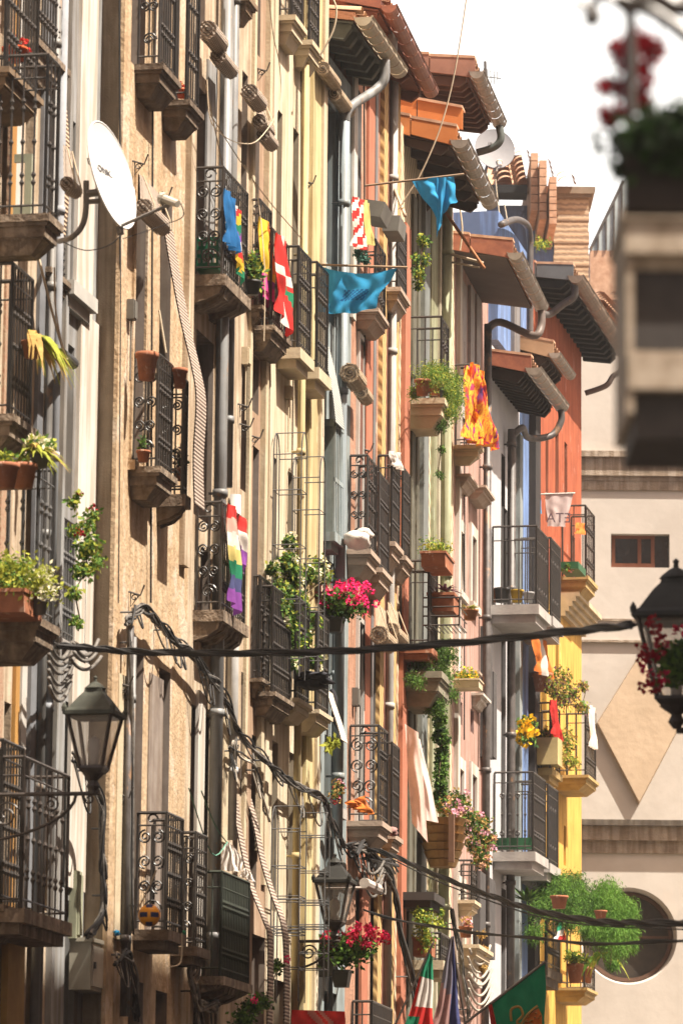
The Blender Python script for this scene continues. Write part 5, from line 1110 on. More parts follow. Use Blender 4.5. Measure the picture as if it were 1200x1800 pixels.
c = inf(FA, P(590, 1062, 40.5)); geran('geranium_trough', 'bright magenta geraniums in two dark troughs above the black cable', c, [(-.15, 0, -.16, .18, .14), (-.01, .05, -.27, .16, .14)], FA, n=1600, rad=(.30, .34, .14), frad=(.30, .34, .11), nf_=80, fs=.055, fc=(.05, 0, .08), fm=(pinkf, pinkf))
c = inf(OF, P(1196, 1165, 23.6)); geran('geranium_trough', 'red geraniums hanging over the glass of the big blurred lantern', c, [(.20, 0, -.06, .2, .16)], OF, fm=(redf, mat('crimson_petal', (0,0,0))), n=420, rad=(.11, .14, .13), size=.06, frad=(.17, .15, .21), nf_=16, fs=.06, fc=(-.06, -.05, .03))
# ---- foreground, top right: iron bracket, geraniums, dark foliage in a planter
Y = 8.2
t = Thing('hanging_basket', 'large out of focus basket of dark red geraniums and foliage at the top right', 'hanging basket', None, P(1150, 375, Y), 'geranium troughs'); c = P(1165, 250, Y)
q = M(); q.bush(c+Vector((.035, 0, -.005)), (.135, .07, .085), 5200, .024, .9, mis=[0, 0, 0, 1], clumps=40, sg=.25); t.part('foliage', q, [mat('leaf_near_black', (.018,.035,.012), (.010,.018,.007), trans=.1), leafB])
q = M(); q.box(P(1096, 330, Y).x, P(1096, 330, Y).x+.24, Y-.03, Y+.03, P(1100, 373, Y).z, P(1100, 285, Y).z); q.box(P(1090, 330, Y).x, P(1096, 330, Y).x+.25, Y-.035, Y+.035, P(1100, 290, Y).z, P(1100, 280, Y).z); t.part('trough', q, mat('black_brown_trough', (.03,.022,.018), (.02,.016,.014)))
hp = []
for x, y, k, sx in ((1120, 82, 16, 26), (1090, 85, 8, 14), (1145, 95, 10, 12), (1125, 125, 8, 12), (1062, 155, 6, 10), (1098, 158, 7, 12), (1068, 205, 7, 10), (1092, 195, 7, 10), (1112, 165, 5, 10), (1135, 150, 4, 8), (1100, 115, 6, 10), (1128, 180, 5, 10)):
    hp += [P(x+max(-1.4, min(1.4, random.gauss(0, .75)))*sx, y+max(-1.2, min(1.2, random.gauss(0, .6)))*sx, Y+random.uniform(-.03, .03)) for _ in range(int(k*1.8))]
t.heads(hp, .021, [mat('deep_red_petal', (.26,.006,.015), (.16,.004,.01), trans=.2)])
q = M()
for x, y in ((1120, 90), (1070, 155), (1075, 205), (1140, 100), (1125, 150), (1160, 130)): q.tube(crv([P(1130, 260, Y), P((x+1130)/2+8, (y+230)/2, Y), P(x, y, Y)]), .0014, 4)
t.part('stalk', q, stem)
t = Thing('iron_bracket', 'blurred scrolled iron bracket crossing the top right corner', 'bracket', None, P(1200, 40, 8.0)); Y = 8.0
q = M(); q.tube([P(1107, -40, Y), P(1108, 150, Y), P(1108, 200, Y)], .0105, 8)
q.tube(crv([P(1010, 2, Y), P(1030, 12, Y), P(1040, 30, Y), P(1048, 25, Y), P(1040, 8, Y), P(1060, -6, Y), P(1085, 5, Y), P(1105, 22, Y)]), .009, 6); q.lathe(P(1040, 34, Y), [(.001, -.016), (.014, -.007), (.017, .005), (.005, .024)], 10)
q.tube(crv([P(1085, -5, Y), P(1120, 8, Y), P(1150, 20, Y), P(1180, 40, Y), P(1230, 80, Y)]), .016, 6); q.tube(crv([P(1110, 5, Y), P(1160, -5, Y), P(1190, 10, Y), P(1240, 10, Y)]), .020, 6)
q.tube([P(1160, 35, Y), P(1158, 95, Y)], .002, 4); q.tube([P(1150, 93, Y), P(1230, 92, Y)], .0025, 4)
q.tube([P(1107, 8, Y), P(1107, 8, Y)+Vector((1.6, 0, .03))], .014, 6); t.part('scroll_bar', q, iron); q = M(); q.tube([P(918, -4, Y), P(930, -8, Y)], .008, 6); t.part('finial', q, iron)
# ================================================================== CABLES
CG = 'overhead cables across the street'
def wire(pts, r, lab, m=cable, name='overhead_cable', n=4):
    out = crv([P(*p) for p in pts], 6); q = M(); q.tube(out, r, 6)
    for k in range(1, n):                       # strands twisted together
        q.tube([p+Vector((math.cos(i*.7+k*2.1)*r*1.5, 0, math.sin(i*.7+k*2.1)*r*1.5)) for i, p in enumerate(out)], r*.6, 5)
    return single(name, q, m, lab, 'cable', group=CG, smooth=True)
wire([(98, 1134, 31), (160, 1139, 31), (250, 1146, 30.8), (400, 1148, 30), (600, 1144, 29), (800, 1130, 28), (1000, 1110, 26), (1112, 1098, 24.5)], .015, 'thick black cable slung from the left balcony to the right lantern', n=4)
wire([(620, 1488, 43), (680, 1500, 41), (760, 1535, 38), (850, 1570, 35), (940, 1600, 32), (1040, 1618, 29), (1120, 1622, 27), (1230, 1622, 25)], .013, 'twisted bundle of dark cables sweeping to the right edge below the blue house balcony', n=5)
wire([(650, 1490, 43), (760, 1545, 38.5), (850, 1580, 35.5), (950, 1612, 32.5), (1050, 1627, 29.5), (1210, 1634, 26)], .006, 'thin cable running just under the twisted bundle', n=1)
wire([(640, 1600, 42), (720, 1622, 40), (820, 1637, 37), (960, 1652, 33), (1080, 1659, 29), (1230, 1652, 26)], .010, 'lower black cable in front of the fern and the round window', n=2)
def bundle(fr, pts, n, r, spread, lab, m=(cablegrey, cable), name='cable_bundle', base=0.05, hang=0, clip=True):
    """a bundle of service cables clipped along the wall, pts in pixels on the wall"""
    t = Thing(name, lab, 'cable', fr, fr.pt(pts[0][0], pts[0][1], base), 'tangled service cables on the walls'); main = crv([fr.pt(x, y, base+.05) for x, y in pts], 8)
    for k in range(n):
        ph = random.uniform(0, 6.28); a = random.uniform(.3, 1)*spread; rr = r*random.uniform(.55, 1.2); q = M(); w1 = random.uniform(.25, .6)
        q.tube([p+Vector((abs(math.sin(ph+i*w1*.6))*a, math.sin(ph*2+i*w1*.5)*a, math.cos(ph+i*w1)*a)) for i, p in enumerate(main)], rr, 5); t.part('cable', q, m[k % len(m)], smooth=True)
    for k in range(hang*2):
        i = random.randrange(len(main)-6); p = main[i]; e = main[i+random.randrange(2, 6)]; d = random.uniform(.1, .3); q = M()
        q.tube(crv([p, p.lerp(e, .3)+Vector((.05, 0, -d)), p.lerp(e, .7)+Vector((.05, 0, -d)), e]), r*.6, 5); t.part('cable', q, m[k % 2], smooth=True)
    if clip:
        for i in range(4, len(main)-2, 9): q = M(); p = main[i]; q.tube([p+Vector((-base-.05, 0, .02)), p+Vector((.02, 0, .02)), p+Vector((.02, 0, spread*1.2))], .008, 4); t.part('clip', q, greyiron)
    return t
bundle(FA, [(220, 1095), (240, 1068), (265, 1085), (300, 1120), (332, 1150), (372, 1195), (398, 1240), (420, 1295), (455, 1325), (490, 1365), (530, 1385), (566, 1405)], 11, .013, .045, 'thick tangled bundle of cables crossing the facades down to the right', hang=7)
bundle(FA, [(566, 1405), (578, 1440), (600, 1480), (625, 1490)], 6, .014, .05, 'cable bundle dropping past the yellow strip to the lower lantern', hang=3)
bundle(FA, [(224, 1092), (230, 1200), (231, 1400), (232, 1640)], 3, .012, .02, 'dark cables running straight down the tan wall', clip=True)
bundle(FA, [(128, 1330), (172, 1400), (176, 1500), (176, 1600), (150, 1650)], 6, .014, .04, 'cables running down the brown return wall behind the left lantern', hang=4, base=.02)
bundle(FB, [(640, 1500), (672, 1530), (690, 1570), (700, 1640), (722, 1730), (730, 1790)], 8, .016, .06, 'knotted cables down the front of the salmon house', hang=5, base=.1)
bundle(FB, [(616, 1500), (640, 1488), (665, 1505), (695, 1530)], 6, .015, .07, 'clump of cables hung above the bright lamp arm on the salmon house', hang=6, base=.1)
bundle(FB, [(790, 1600), (805, 1660), (812, 1720), (822, 1790)], 5, .014, .05, 'cables dropping down the pink house wall', hang=4, base=.1)
bundle(FA, [(200, 1690), (222, 1680), (232, 1720), (236, 1790)], 4, .013, .05, 'short knot of cables at the foot of the tan wall', hang=3)
bundle(FA, [(338, 1690), (332, 1720), (345, 1760), (372, 1775)], 5, .016, .06, 'pale cables looping below the green mesh balcony', hang=3, m=(mat('pale_cable', (.50,.45,.38)), cablegrey))
bundle(FA, [(410, 1340), (402, 1310), (425, 1330), (452, 1370), (466, 1440)], 3, .012, .04, 'pair of grey cables curling under the main bundle', hang=2, m=(mat('pale_cable', (0,0,0)), cable))
def loops(fr, A, B, n, y0, dy, sag, r, n_, lab, m):
    t = Thing('cable_loops', lab, 'cable', fr, fr.pt(A, y0, n_), 'tangled service cables on the walls')
    for k in range(n):
        a = fr.pt(A+random.uniform(-3, 3), y0+k*dy, n_); b_ = fr.pt(B+random.uniform(-3, 3), y0+k*dy-6, n_+random.uniform(0, .1)); q = M(); pts = []
        sg = sag*random.uniform(.8, 1.2)/fr.ppm(a.y)
        for i in range(17): u = i/16; p = a.lerp(b_, u); p.z -= sg*4*u*(1-u); pts.append(p)
        q.tube(pts, r, 6); t.part('cable', q, m, smooth=True)
    return t
pc = mat('pale_cable', (0,0,0))
loops(FA, 88, 128, 6, 1135, 14, 26, .016, .1, 'six pale cable loops hanging like garlands under the left stone balcony', cablegrey)
loops(FA, 128, 176, 3, 1130, 15, 22, .014, .2, 'three pale cable loops between the balcony and the left lantern', cablegrey)
loops(FB, 822, 862, 7, 1668, 14, 28, .016, .2, 'seven pale cable loops hanging in festoons on the pink house wall', pc)
loops(FB, 640, 672, 4, 1520, 12, 22, .014, .25, 'cable loops beside the bright lamp arm on the salmon house', cablegrey)
c = FB.pt(640, 1552, .45); q = M(); q.tube([c, c+Vector((.0, .9, .02))], .05, 10); q.tube([Vector((0, c.y+.5, c.z)), c+Vector((0, .5, 0))], .015, 6); single('spotlight', q, mat('pale_lamp_case', (.66,.58,.52)), 'pale tubular wall spotlight under the clump of cables on the salmon house', 'lamp', FB)
TW = 'thin cords and washing lines'
def thin(pts, lab, r=.005, m=cord, name='cord'): q = M(); q.tube(crv([P(*p) for p in pts], 5), r, 4); single(name, q, m, lab, 'cord', group=TW)
thin([(822, -20, 44), (800, 120, 44), (775, 220, 44), (742, 300, 44), (718, 340, 44), (700, 368, 44)], 'long pale cord falling from the sky in front of the orange verge tiles', .008)
thin([(364, 140, 35), (370, 210, 35), (395, 240, 35.3), (425, 252, 35.5), (455, 245, 36), (490, 190, 36.5), (492, 120, 36.5), (480, 60, 36.2), (472, -10, 36)], 'pale cord looping in a deep curve across the cream houses')
thin([(580, -10, 39), (591, 15, 39), (585, 55, 39), (562, 98, 39)], 'pale looped cable hanging over the grey eave', .009)
thin([(366, 195, 35), (420, 280, 36), (470, 350, 37), (530, 420, 38)], 'straight pale cord slanting down to the striped flags')
thin([(362, 150, 35), (400, 330, 36), (430, 440, 37)], 'pale cord running behind the first scrolled balcony')
thin([(430, 290, 36), (452, 340, 37), (465, 470, 37), (464, 600, 37)], 'pale cord hanging beside the red flag')
thin([(280, 545, 33), (292, 620, 33)], 'short taut cord down to the terracotta pots of the tan house', .008)
thin([(332, 1385, 35), (372, 1500, 35.5), (400, 1480, 36)], 'green cord slanting to the white cover sheet', .006, mat('green_cord', (.12,.30,.22)))
thin([(354, 1390, 35), (378, 1450, 35.5), (398, 1480, 36)], 'second green cord right of the first above the cover sheet', .006, mat('green_cord', (0,0,0)))
thin([(68, 450, 31), (90, 540, 31), (110, 610, 31), (118, 632, 31)], 'thick cord hanging from the corbel to the small dark roll', .010)
thin([(96, 470, 31), (98, 540, 31), (108, 600, 31)], 'thin cord beside the thick one above the small dark roll', .006)
thin([(142, 140, 60), (142, 141, 60)], 'x', .001) if False else None
thin([(870, 315, 56), (878, 380, 56), (892, 402, 56), (886, 360, 56)], 'pale cable drooping below the small round dish', .010)
thin([(805, 350, 49), (812, 400, 49), (808, 440, 49)], 'pale cord hanging by the crossed poles under the eave', .010)
thin([(242, 1600, 31), (262, 1560, 31), (275, 1530, 31)], 'pale cord slanting above the yellow football', .006)
thin([(300, 1700, 31.5), (318, 1690, 31.7), (320, 1640, 31.7)], 'grey cord hanging below the lower tan house balcony', .006)
# ================================================================== TRELLISES
TG = 'hooped wire trellises on the railings'
def hoop(fr, x0, x1, yt, yb, n, s1n, lab, rows=(.1, .35, .6, .85), r=.0065):
    a = fr.pt(x0, yb, n); b_ = fr.pt(x0, yt, n); s0 = a.y; s1 = fr.at(x1, yt, n)[0]; w = s1-s0; t = []
    zt = b_.z-.0; q = M(); pts = [(n, s0, a.z)]
    for k in range(13): th = math.pi*k/12; pts.append((n, s0+w/2-math.cos(th)*w/2, zt-.22+math.sin(th)*.22))
    pts.append((n, s1, a.z)); q.tube(pts, r, 5)
    q2 = [(p[0]+s1n, p[1], p[2]) for p in pts]; q.tube(q2, r, 5)
    for f in rows:
        z = a.z+(zt-.25-a.z)*f
        for dn in (0, s1n): q.tube([(n+dn, s0, z), (n+dn, s1, z)], r*.8, 4)
        for s in (s0, s1): q.tube([(n, s, z), (n+s1n, s, z)], r*.8, 4)
    for s in (s0, (s0+s1)/2, s1): z_ = zt-(.22 if s != (s0+s1)/2 else 0); q.tube([(n, s, z_), (n+s1n, s, z_)], r*.8, 4)
    q.tube([(n, (s0+s1)/2, a.z), (n, (s0+s1)/2, zt)], r*.8, 4)
    single('trellis', q, greyiron, lab, 'trellis', fr, TG)
hoop(FA, 476, 492, 752, 1190, .06, .26, 'tall hooped trellis rising behind the jasmine on the ivory house')
hoop(FA, 510, 525, 795, 1190, .06, .26, 'second hooped trellis, right of the tallest one on the ivory house')
hoop(FA, 474, 490, 1412, 1760, .06, .26, 'lower hooped trellis below the cable bundle, the left of two', rows=(.2, .4, .42, .44, .6, .62, .8))
hoop(FA, 512, 524, 1425, 1760, .06, .30, 'lower hooped trellis below the cable bundle, the right of two', rows=(.2, .3, .45, .47, .6, .62, .8))
# small hooks and brackets on the walls
def hooks(fr, px, py, lab, n=.0, flip=1):
    c = fr.pt(px, py, n); q = M(); q.tube([c, c+Vector((.10, 0, -.03)), c+Vector((.13, 0, .05))], .008, 5); q.tube([c+Vector((.02, 0, 0)), c+Vector((.02, .0, -.12)), c+Vector((.09, 0, -.03))], .006, 5)
    spiral(q, (c.x+.05, c.y), (1, 0), 0, c.z-.05, .03, 1.2, 0, flip, .005)
    single('wall_hook', q, iron, lab, 'hook', fr, 'small iron hooks on the walls')
for a in [(FA, 233, 283, 'iron hook above the fat rolled blind'), (FA, 276, 340, 'iron hook right of the fat rolled blind'), (FA, 418, 710, 'iron hook beside the white downpipe, the upper one'), (FA, 421, 745, 'iron hook beside the white downpipe, the lower one'),
          (FA, 450, 120, 'iron hook above the three small rolls'), (FA, 532, 318, 'iron hook beside the pale yellow pipe'), (FA, 438, 765, 'iron bracket left of the hooped trellis'), (FA, 206, 1200, 'iron hook at the corner of the tan house by the lantern'),
          (FA, 206, 1395, 'iron hook on the tan house corner, halfway down'), (FB, 634, 788, 'rusty hook on the white window frame of the brick house'), (FA, 226, 1040, 'iron pin with old wires at the start of the cable bundle')]: hooks(*a)
# ================================================================== PLANTS
PGp = 'potted plants on the balconies'
nb = nf(h2, 228, 278, 820)
potted(FA, 258, 668, nb-.04, .088, .22, 'empty terracotta pot hung at the near corner of the tan house railing', group=PGp, name='flower_pot', cat='flower pot')
potted(FA, 316, 682, nb+.04, .062, .16, 'terracotta pot on the second tan house railing, beside the bulging blind', group=PGp, name='flower_pot', cat='flower pot')
potted(FA, 252, 812, .12, .055, .09, 'small terracotta bowl with a sprig behind the scrolled railing', plant=pl_bush((.05, .05, .08), 60, .04), group=PGp)
potted(FA, 314, 845, .13, .05, .10, 'dark leafed plant in a pot low on the second tan balcony', plant=pl_bush((.06, .06, .12), 120, .05, mis=(leafB, leafP)), group=PGp)
potted(FA, 320, 172, .12, .05, .07, 'tiny red pot on the upper tan house balcony', pm=mat('red_pot', (.75,.12,.03)), plant=pl_bush((.04, .04, .05), 30, .03, mis=(cred, corg)), group=PGp)
potted(FA, 26, 108, .02, .09, .10, 'red trough of scarlet flowers on the upper left balcony', plant=pl_bush((.10, .1, .05), 60, .03, fl=(cred,), nf=14, fs=.03), pm=mat('red_pot', (0,0,0)), group=PGp)
potted(FA, 443, 518, nA+.02, .08, .12, 'leafy green plant hung at the end of the first scrolled balcony', pm=potdark, plant=pl_bush((.09, .16, .15), 420, .06, mis=(leafA, leafY, leafB)), group=PGp)
# dry palm like plants
def spray(q, c, n, L_, size, mis, droop=1.0, dirn=None, w=.22):
    for _ in range(n):
        a = random.uniform(0, 6.28); d = Vector((math.cos(a), math.sin(a), random.uniform(.2, 1.2))); l = L_*random.uniform(.6, 1.1)
        if dirn: d += Vector(dirn)
        d.normalize(); p = Vector(c); pr = None; m_ = random.choice(mis); i0 = len(q.v); side = d.cross(Vector((0, 0, 1))).normalized()*size*.5
        k = 6
        for i in range(k+1):
            u = i/k; x = p+d*l*u+Vector((0, 0, -droop*l*u*u)); ww = side*(math.sin(math.pi*min(1, u+.12))*1.0+.05); q.v += [tuple(x-ww), tuple(x+ww)]
        for i in range(k): q.f.append((i0+2*i, i0+2*i+1, i0+2*i+3, i0+2*i+2)); q.mi.append(m_)
def spraything(fr, px, py, n, N_, L_, size, mats, lab, droop=1, pot=None, dirn=None, grp=PGp, cat='potted plant'):
    s, z = fr.at(px, py, n); t = Thing('potted_plant', lab, cat, fr, (n, s, z), grp); q = M(); spray(q, (n, s, z), N_, L_, size, list(range(len(mats))), droop, dirn); t.part('foliage', q, mats)
    if pot: q = M(); q.lathe((n, s, z-pot[1]), pot_profile(pot[0], pot[1]), 12); t.part('pot', q, pot[2], smooth=True)
    return t
spraything(FA, 58, 600, .20, 60, .40, .06, [leafD, leafY], 'yellowed plant spilling over the rail under the left corbel', 1.1, (.08, .12, terra), (.9, .2, 0))
spraything(FA, 60, 800, .30, 55, .30, .055, [leafY, leafD, leafY], 'yellow green arching plant in the row of red pots at the left', .7, None, (.8, 0, .1))
potted(FA, 8, 858, .25, .10, .17, 'left one of two round red pots under the yellow plant', plant=pl_bush((.1, .1, .06), 80, .05, mis=(leafY, leafA)), group=PGp)
potted(FA, 40, 858, .25, .10, .17, 'right one of two round red pots under the yellow plant', plant=pl_bush((.1, .1, .06), 80, .05, mis=(leafY, leafA)), group=PGp)
potted(FA, 70, 822, .33, .07, .1, 'pale green leafy plant at the rail end of the left balcony', pm=greyplast, plant=pl_bush((.15, .2, .08), 260, .055, mis=(leafY, whitef, leafA)), group=PGp)
potted(FA, 22, 1085, .2, .2, .16, 'square terracotta trough of yellow green shrubs on the left stone balcony', plant=pl_bush((.26, .3, .22), 1500, .045, mis=(leafY, leafA, leafY)), box=(.30, .5), group=PGp)
potted(FA, 70, 1080, .38, .06, .1, 'pale succulent bush pressed against the left railing', pm=greyplast, plant=pl_bush((.16, .3, .22), 700, .045, mis=(leafY, whitef, leafY)), group=PGp)
def vine(fr, regs, n, mats, lab, name='climbing_plant', size=.045, cat='climbing plant', w=.6, droop=.5, fl=None, nfl=0, fs=.04, stalks=True, grp='climbing and trailing plants', clumps=7, sg=.3):
    """leaf clumps given as (px, py, n, radius px, weight)"""
    p0 = fr.pt(regs[0][0], regs[0][1], regs[0][2]); t = Thing(name, lab, cat, fr, p0, grp); q = M(); tot = sum(r[4] for r in regs)
    for x, y, nn, r, wt in regs:
        c = fr.pt(x, y, nn); rr = r/fr.ppm(c.y); q.bush(c, (rr, rr*1.4, rr), int(n*wt/tot), size, w, mis=list(range(len(mats))), droop=droop, clumps=clumps, sg=sg)
    t.part('foliage', q, mats)
    if stalks:
        q = M(); pts = [fr.pt(r[0]+random.uniform(-3, 3), r[1], r[2]) for r in regs]; q.tube(crv(pts, 4), .006, 4); t.part('stem', q, stem)
    if fl:
        hp = []
        for _ in range(nfl):
            x, y, nn, r, wt = random.choice(regs); c = fr.pt(x, y, nn); rr = r/fr.ppm(c.y)*.9; hp.append(c+Vector((random.gauss(0, .5)*rr+.02, random.gauss(0, .5)*rr, random.gauss(0, .6)*rr)))
        t.heads(hp, fs, fl)
    return t
vine(FA, [(140, 1090, .12, 16, 1), (132, 1040, .12, 14, 1), (150, 1000, .15, 24, 3), (150, 960, .15, 28, 4), (175, 985, .2, 16, 1), (150, 925, .12, 24, 2), (165, 905, .15, 14, 1), (128, 930, .1, 14, 1)], 1150, [leafA, leafY, leafA], 'small leafed rose bush with two red blooms before the white pilaster', fl=[redf], nfl=3, fs=.05)
vine(FA, [(130, 885, .05, 12, 2), (136, 868, .08, 8, 1)], 90, [leafY, leafA], 'sprig with a small red flower on the sill of the grey house', fl=[redf], nfl=1, fs=.04)
vine(FA, [(505, 1160, .12, 17, 2), (500, 1090, .12, 20, 3), (495, 1040, .12, 20, 3), (505, 990, .12, 19, 3), (508, 950, .12, 9, 1), (540, 1010, .12, 19, 2), (560, 990, .12, 14, 1), (570, 1015, .12, 14, 1), (525, 1060, .12, 19, 3), (530, 1120, .12, 20, 3), (548, 1160, .12, 14, 2), (480, 1000, .12, 11, 1), (515, 1010, .12, 20, 3), (512, 1130, .12, 20, 3), (545, 1090, .12, 17, 2), (490, 1065, .12, 19, 2)], 9000, [leafA, leafB, leafA, leafY], 'tall white flowering jasmine trained over the ivory house railings', size=.05, fl=[whitef], nfl=100, fs=.055, clumps=16, sg=.33)
vine(FA, [(578, 1310, .25, 8, 1), (590, 1300, .25, 6, 1)], 40, [leafY], 'two broad pale leaves hanging under the white slatted blind', size=.09, stalks=False)
vine(FA, [(440, 1770, .3, 24, 2), (425, 1790, .3, 22, 2), (460, 1760, .3, 16, 1), (490, 1700, .3, 14, 1)], 900, [leafB, leafA], 'dark bushy plant low between the striped blinds', fl=[pinkf], nfl=3, fs=.05)
vine(FA, [(590, 1380, .3, 14, 1), (585, 1395, .3, 14, 1)], 160, [leafD, leafB], 'dried pink flowers at the end of the cable bundle', fl=[palef, redf], nfl=9, fs=.035)
q = M(); c = FA.pt(555, 1192, .35); lump(q, c, .14, .3, .05, wob=.3); lump(q, c+Vector((-.04, 0, -.06)), .12, .25, .04, wob=.3, ph=1); single('draped_jacket', q, cblack, 'black garment thrown over the lower ivory house railing', 'clothing', FA, smooth=True)
q = M(); c = FA.pts(586, 1230, FA.at(560, 1200, 0)[0]); q.tube(crv([c+Vector((-.02, 0, .1)), c+Vector((.02, 0, 0)), c+Vector((0, 0, -.15)), c+Vector((.05, .1, -.3))]), .022, 6); single('dark_scarf', q, cblack, 'twisted dark scarf dangling beside the white slatted blind', 'clothing', FA)
# house 7 and 8
vine(FB, [(632, 445, .3, 10, 2), (640, 455, .3, 10, 2)], 260, [mat('leaf_teal', (.06,.16,.12), (.03,.09,.07), trans=.2)], 'bluish green plant in the shade of the top brick house balcony', stalks=False)
for x, y, r_, lab in ((662, 372, 0, 'grey tilted window box beside the yellow cloth'), (690, 398, 0, 'dark grey window box on the rail right of the tilted one')):
    c = FB.pt(x, y, .35); q = M(); a_ = .17 if x < 670 else .0; w_ = .10
    q.v = [(c.x+math.cos(a_)*dx+math.sin(a_)*dz, c.y+dy, c.z+math.cos(a_)*dz-math.sin(a_)*dx) for dz, sc in ((-.09, .8), (.07, 1.0)) for dx, dy in ((-w_*sc, -.18), (w_*sc, -.18), (w_*sc, .3), (-w_*sc, .3))]
    q.f = [(3, 2, 1, 0), (4, 5, 6, 7), (0, 1, 5, 4), (1, 2, 6, 5), (2, 3, 7, 6), (3, 0, 4, 7)]; q.mi = [0]*6
    single('window_box', q, greyplast, lab, 'window box', FB, 'grey window boxes')
vine(FB, [(742, 425, .25, 14, 2), (740, 455, .25, 16, 3), (736, 480, .25, 14, 2), (735, 500, .22, 10, 1)], 800, [leafA, leafY, leafB], 'green vine hanging down by the dark pipe under the brown soffit')
vine(FB, [(752, 665, .35, 26, 3), (775, 660, .35, 26, 3), (785, 690, .4, 24, 3), (788, 725, .42, 20, 2), (800, 700, .45, 20, 2), (728, 690, .2, 12, 1), (765, 650, .35, 22, 2), (795, 670, .42, 18, 2)], 9000, [leafA, leafA, leafY], 'feathery fern spilling over the cream balcony of the green house', size=.04, w=.22, droop=.7, clumps=14, sg=.36)
vine(FB, [(775, 745, .35, 14, 2), (775, 790, .33, 10, 1), (772, 830, .3, 9, 1)], 500, [leafA, leafB], 'thin trailing strands hanging below the feathery fern', size=.04, w=.3, droop=1)
potted(FB, 742, 695, .30, .085, .17, 'terracotta pot behind the bars under the feathery fern, left one', group=PGp, name='flower_pot', cat='flower pot'); potted(FB, 764, 697, .30, .085, .15, 'terracotta pot behind the bars under the feathery fern, right one', group=PGp, name='flower_pot', cat='flower pot')
nn8 = nf(h8, 700, 755, 1136)
potted(FB, 768, 1004, .42, .1, .16, 'orange terracotta trough on the rail top with airy green sprigs', plant=pl_bush((.20, .35, .13), 700, .04, mis=(leafA, leafY)), box=(.26, .7), group=PGp)
spraything(FB, 782, 1040, .42, 46, .26, .03, [leafP, leafP], 'spiky purple plant in a terracotta box below the orange trough', .5)
potted(FB, 779, 1080, .42, .1, .20, 'terracotta box holding the spiky purple plant', box=(.28, .5), group=PGp, name='flower_pot', cat='flower pot')
q = M(); c = FB.pt(778, 1090, .42)
for k in range(9): q.tube([(c.x-.16+k*.045, c.y-.3, c.z-.1), (c.x-.16+k*.045, c.y+.3, c.z-.1)], .008, 4)
for dz in (-.1, 0, .1, .2): q.tube([(c.x-.18, c.y-.3, c.z+dz), (c.x+.22, c.y-.3, c.z+dz), (c.x+.22, c.y+.3, c.z+dz)], .009, 4)
q.tube([(c.x+.22, c.y-.3, c.z-.1), (c.x+.22, c.y-.3, c.z+.2)], .01, 4); single('wire_shelf', q, iron, 'black wire basket shelf under the spiky purple plant', 'plant shelf', FB)
spraything(FB, 826, 1072, .3, 90, .17, .018, [leafY, leafA, leafD], 'tuft of yellow green grass in a pot on the pink house', .4, (.09, .12, terra))
vine(FB, [(740, 1170, .2, 22, 3), (762, 1150, .3, 26, 3), (775, 1190, .35, 24, 3), (785, 1150, .38, 22, 2), (728, 1195, .2, 16, 1), (790, 1215, .35, 16, 1), (765, 1240, .33, 18, 2)], 8000, [leafA, leafB, leafA], 'feathery greenery filling the stone basket balcony under the black cable', size=.04, w=.3, droop=.6, clumps=12, sg=.36)
h8.balcony(705, 772, 790, 1150, 1180, 60, 'mould', mat('mossy_stone', (.34,.31,.23), (.24,.22,.16), scale=8), side=None, label='stone basket balcony overflowing with ferns')
vine(FB, [(772, 1265, .22, 14, 2), (775, 1300, .2, 15, 2), (775, 1340, .2, 14, 2), (772, 1380, .2, 14, 2), (778, 1410, .22, 16, 2), (773, 1285, .2, 13, 2), (776, 1320, .2, 13, 2), (773, 1360, .2, 13, 2), (775, 1395, .2, 14, 2)], 4200, [leafA, leafB, leafA], 'curtain of ivy hanging down the green house pipe', size=.04, w=.8)
potted(FB, 822, 1212, .2, .09, .1, 'yellow cactus row in a whitish stone box', pm=slabcream, plant=pl_bush((.13, .2, .1), 240, .05, mis=(leafY, yelf, leafA)), box=(.3, .4), group=PGp)
# wooden half barrel with pink flowers
s, z0 = FB.at(772, 1515, .2); c = FB.pt(776, 1515, .30); t = Thing('wooden_planter', 'rounded wooden slat planter on the green house', 'planter', FB, c); q = M()
for k in range(6):
    r0 = .10+.11*math.sin(min(1, (k+.6)/4)*math.pi/2); q.lathe((c.x, c.y+.1, c.z-.05+k*.09), [(r0*.9+.03, 0), (r0+.05, .08)], 18)
t.part('slats', q, woodorange2 := mat('golden_wood', (.42,.26,.11), (.32,.19,.075), scale=8)); q = M(); q.box(c.x+.10, c.x+.16, c.y-.22, c.y-.14, c.z-.02, c.z+.50); t.part('batten', q, woodbrown)
vine(FB, [(782, 1420, .3, 20, 2), (800, 1415, .35, 22, 3), (815, 1440, .4, 24, 3), (840, 1450, .5, 24, 3), (835, 1485, .5, 24, 2), (850, 1475, .55, 20, 2), (845, 1510, .5, 16, 1)], 2600, [leafA, leafB, leafD], 'bush of pale pink flowers spilling out of the wooden planter', size=.05, fl=[palef, palef, mat('peach_petal', (.75,.45,.28), trans=.3)], nfl=75, fs=.055)
vine(FB, [(742, 1620, .25, 22, 3), (745, 1650, .25, 20, 2), (770, 1625, .22, 12, 1), (770, 1600, .22, 10, 1), (735, 1600, .2, 14, 1)], 1200, [leafA, leafY], 'yellow green shrub behind the bars near the leftmost flag', size=.045)
potted(FB, 745, 1682, .22, .11, .2, 'square terracotta pot under the yellow green shrub', box=(.2, .3), group=PGp, name='flower_pot', cat='flower pot')
potted(FB, 818, 1648, .2, .08, .13, 'orange pot with pale dried stalks on the pink house', plant=pl_bush((.08, .1, .08), 160, .05, mis=(leafD, palef)), group=PGp)
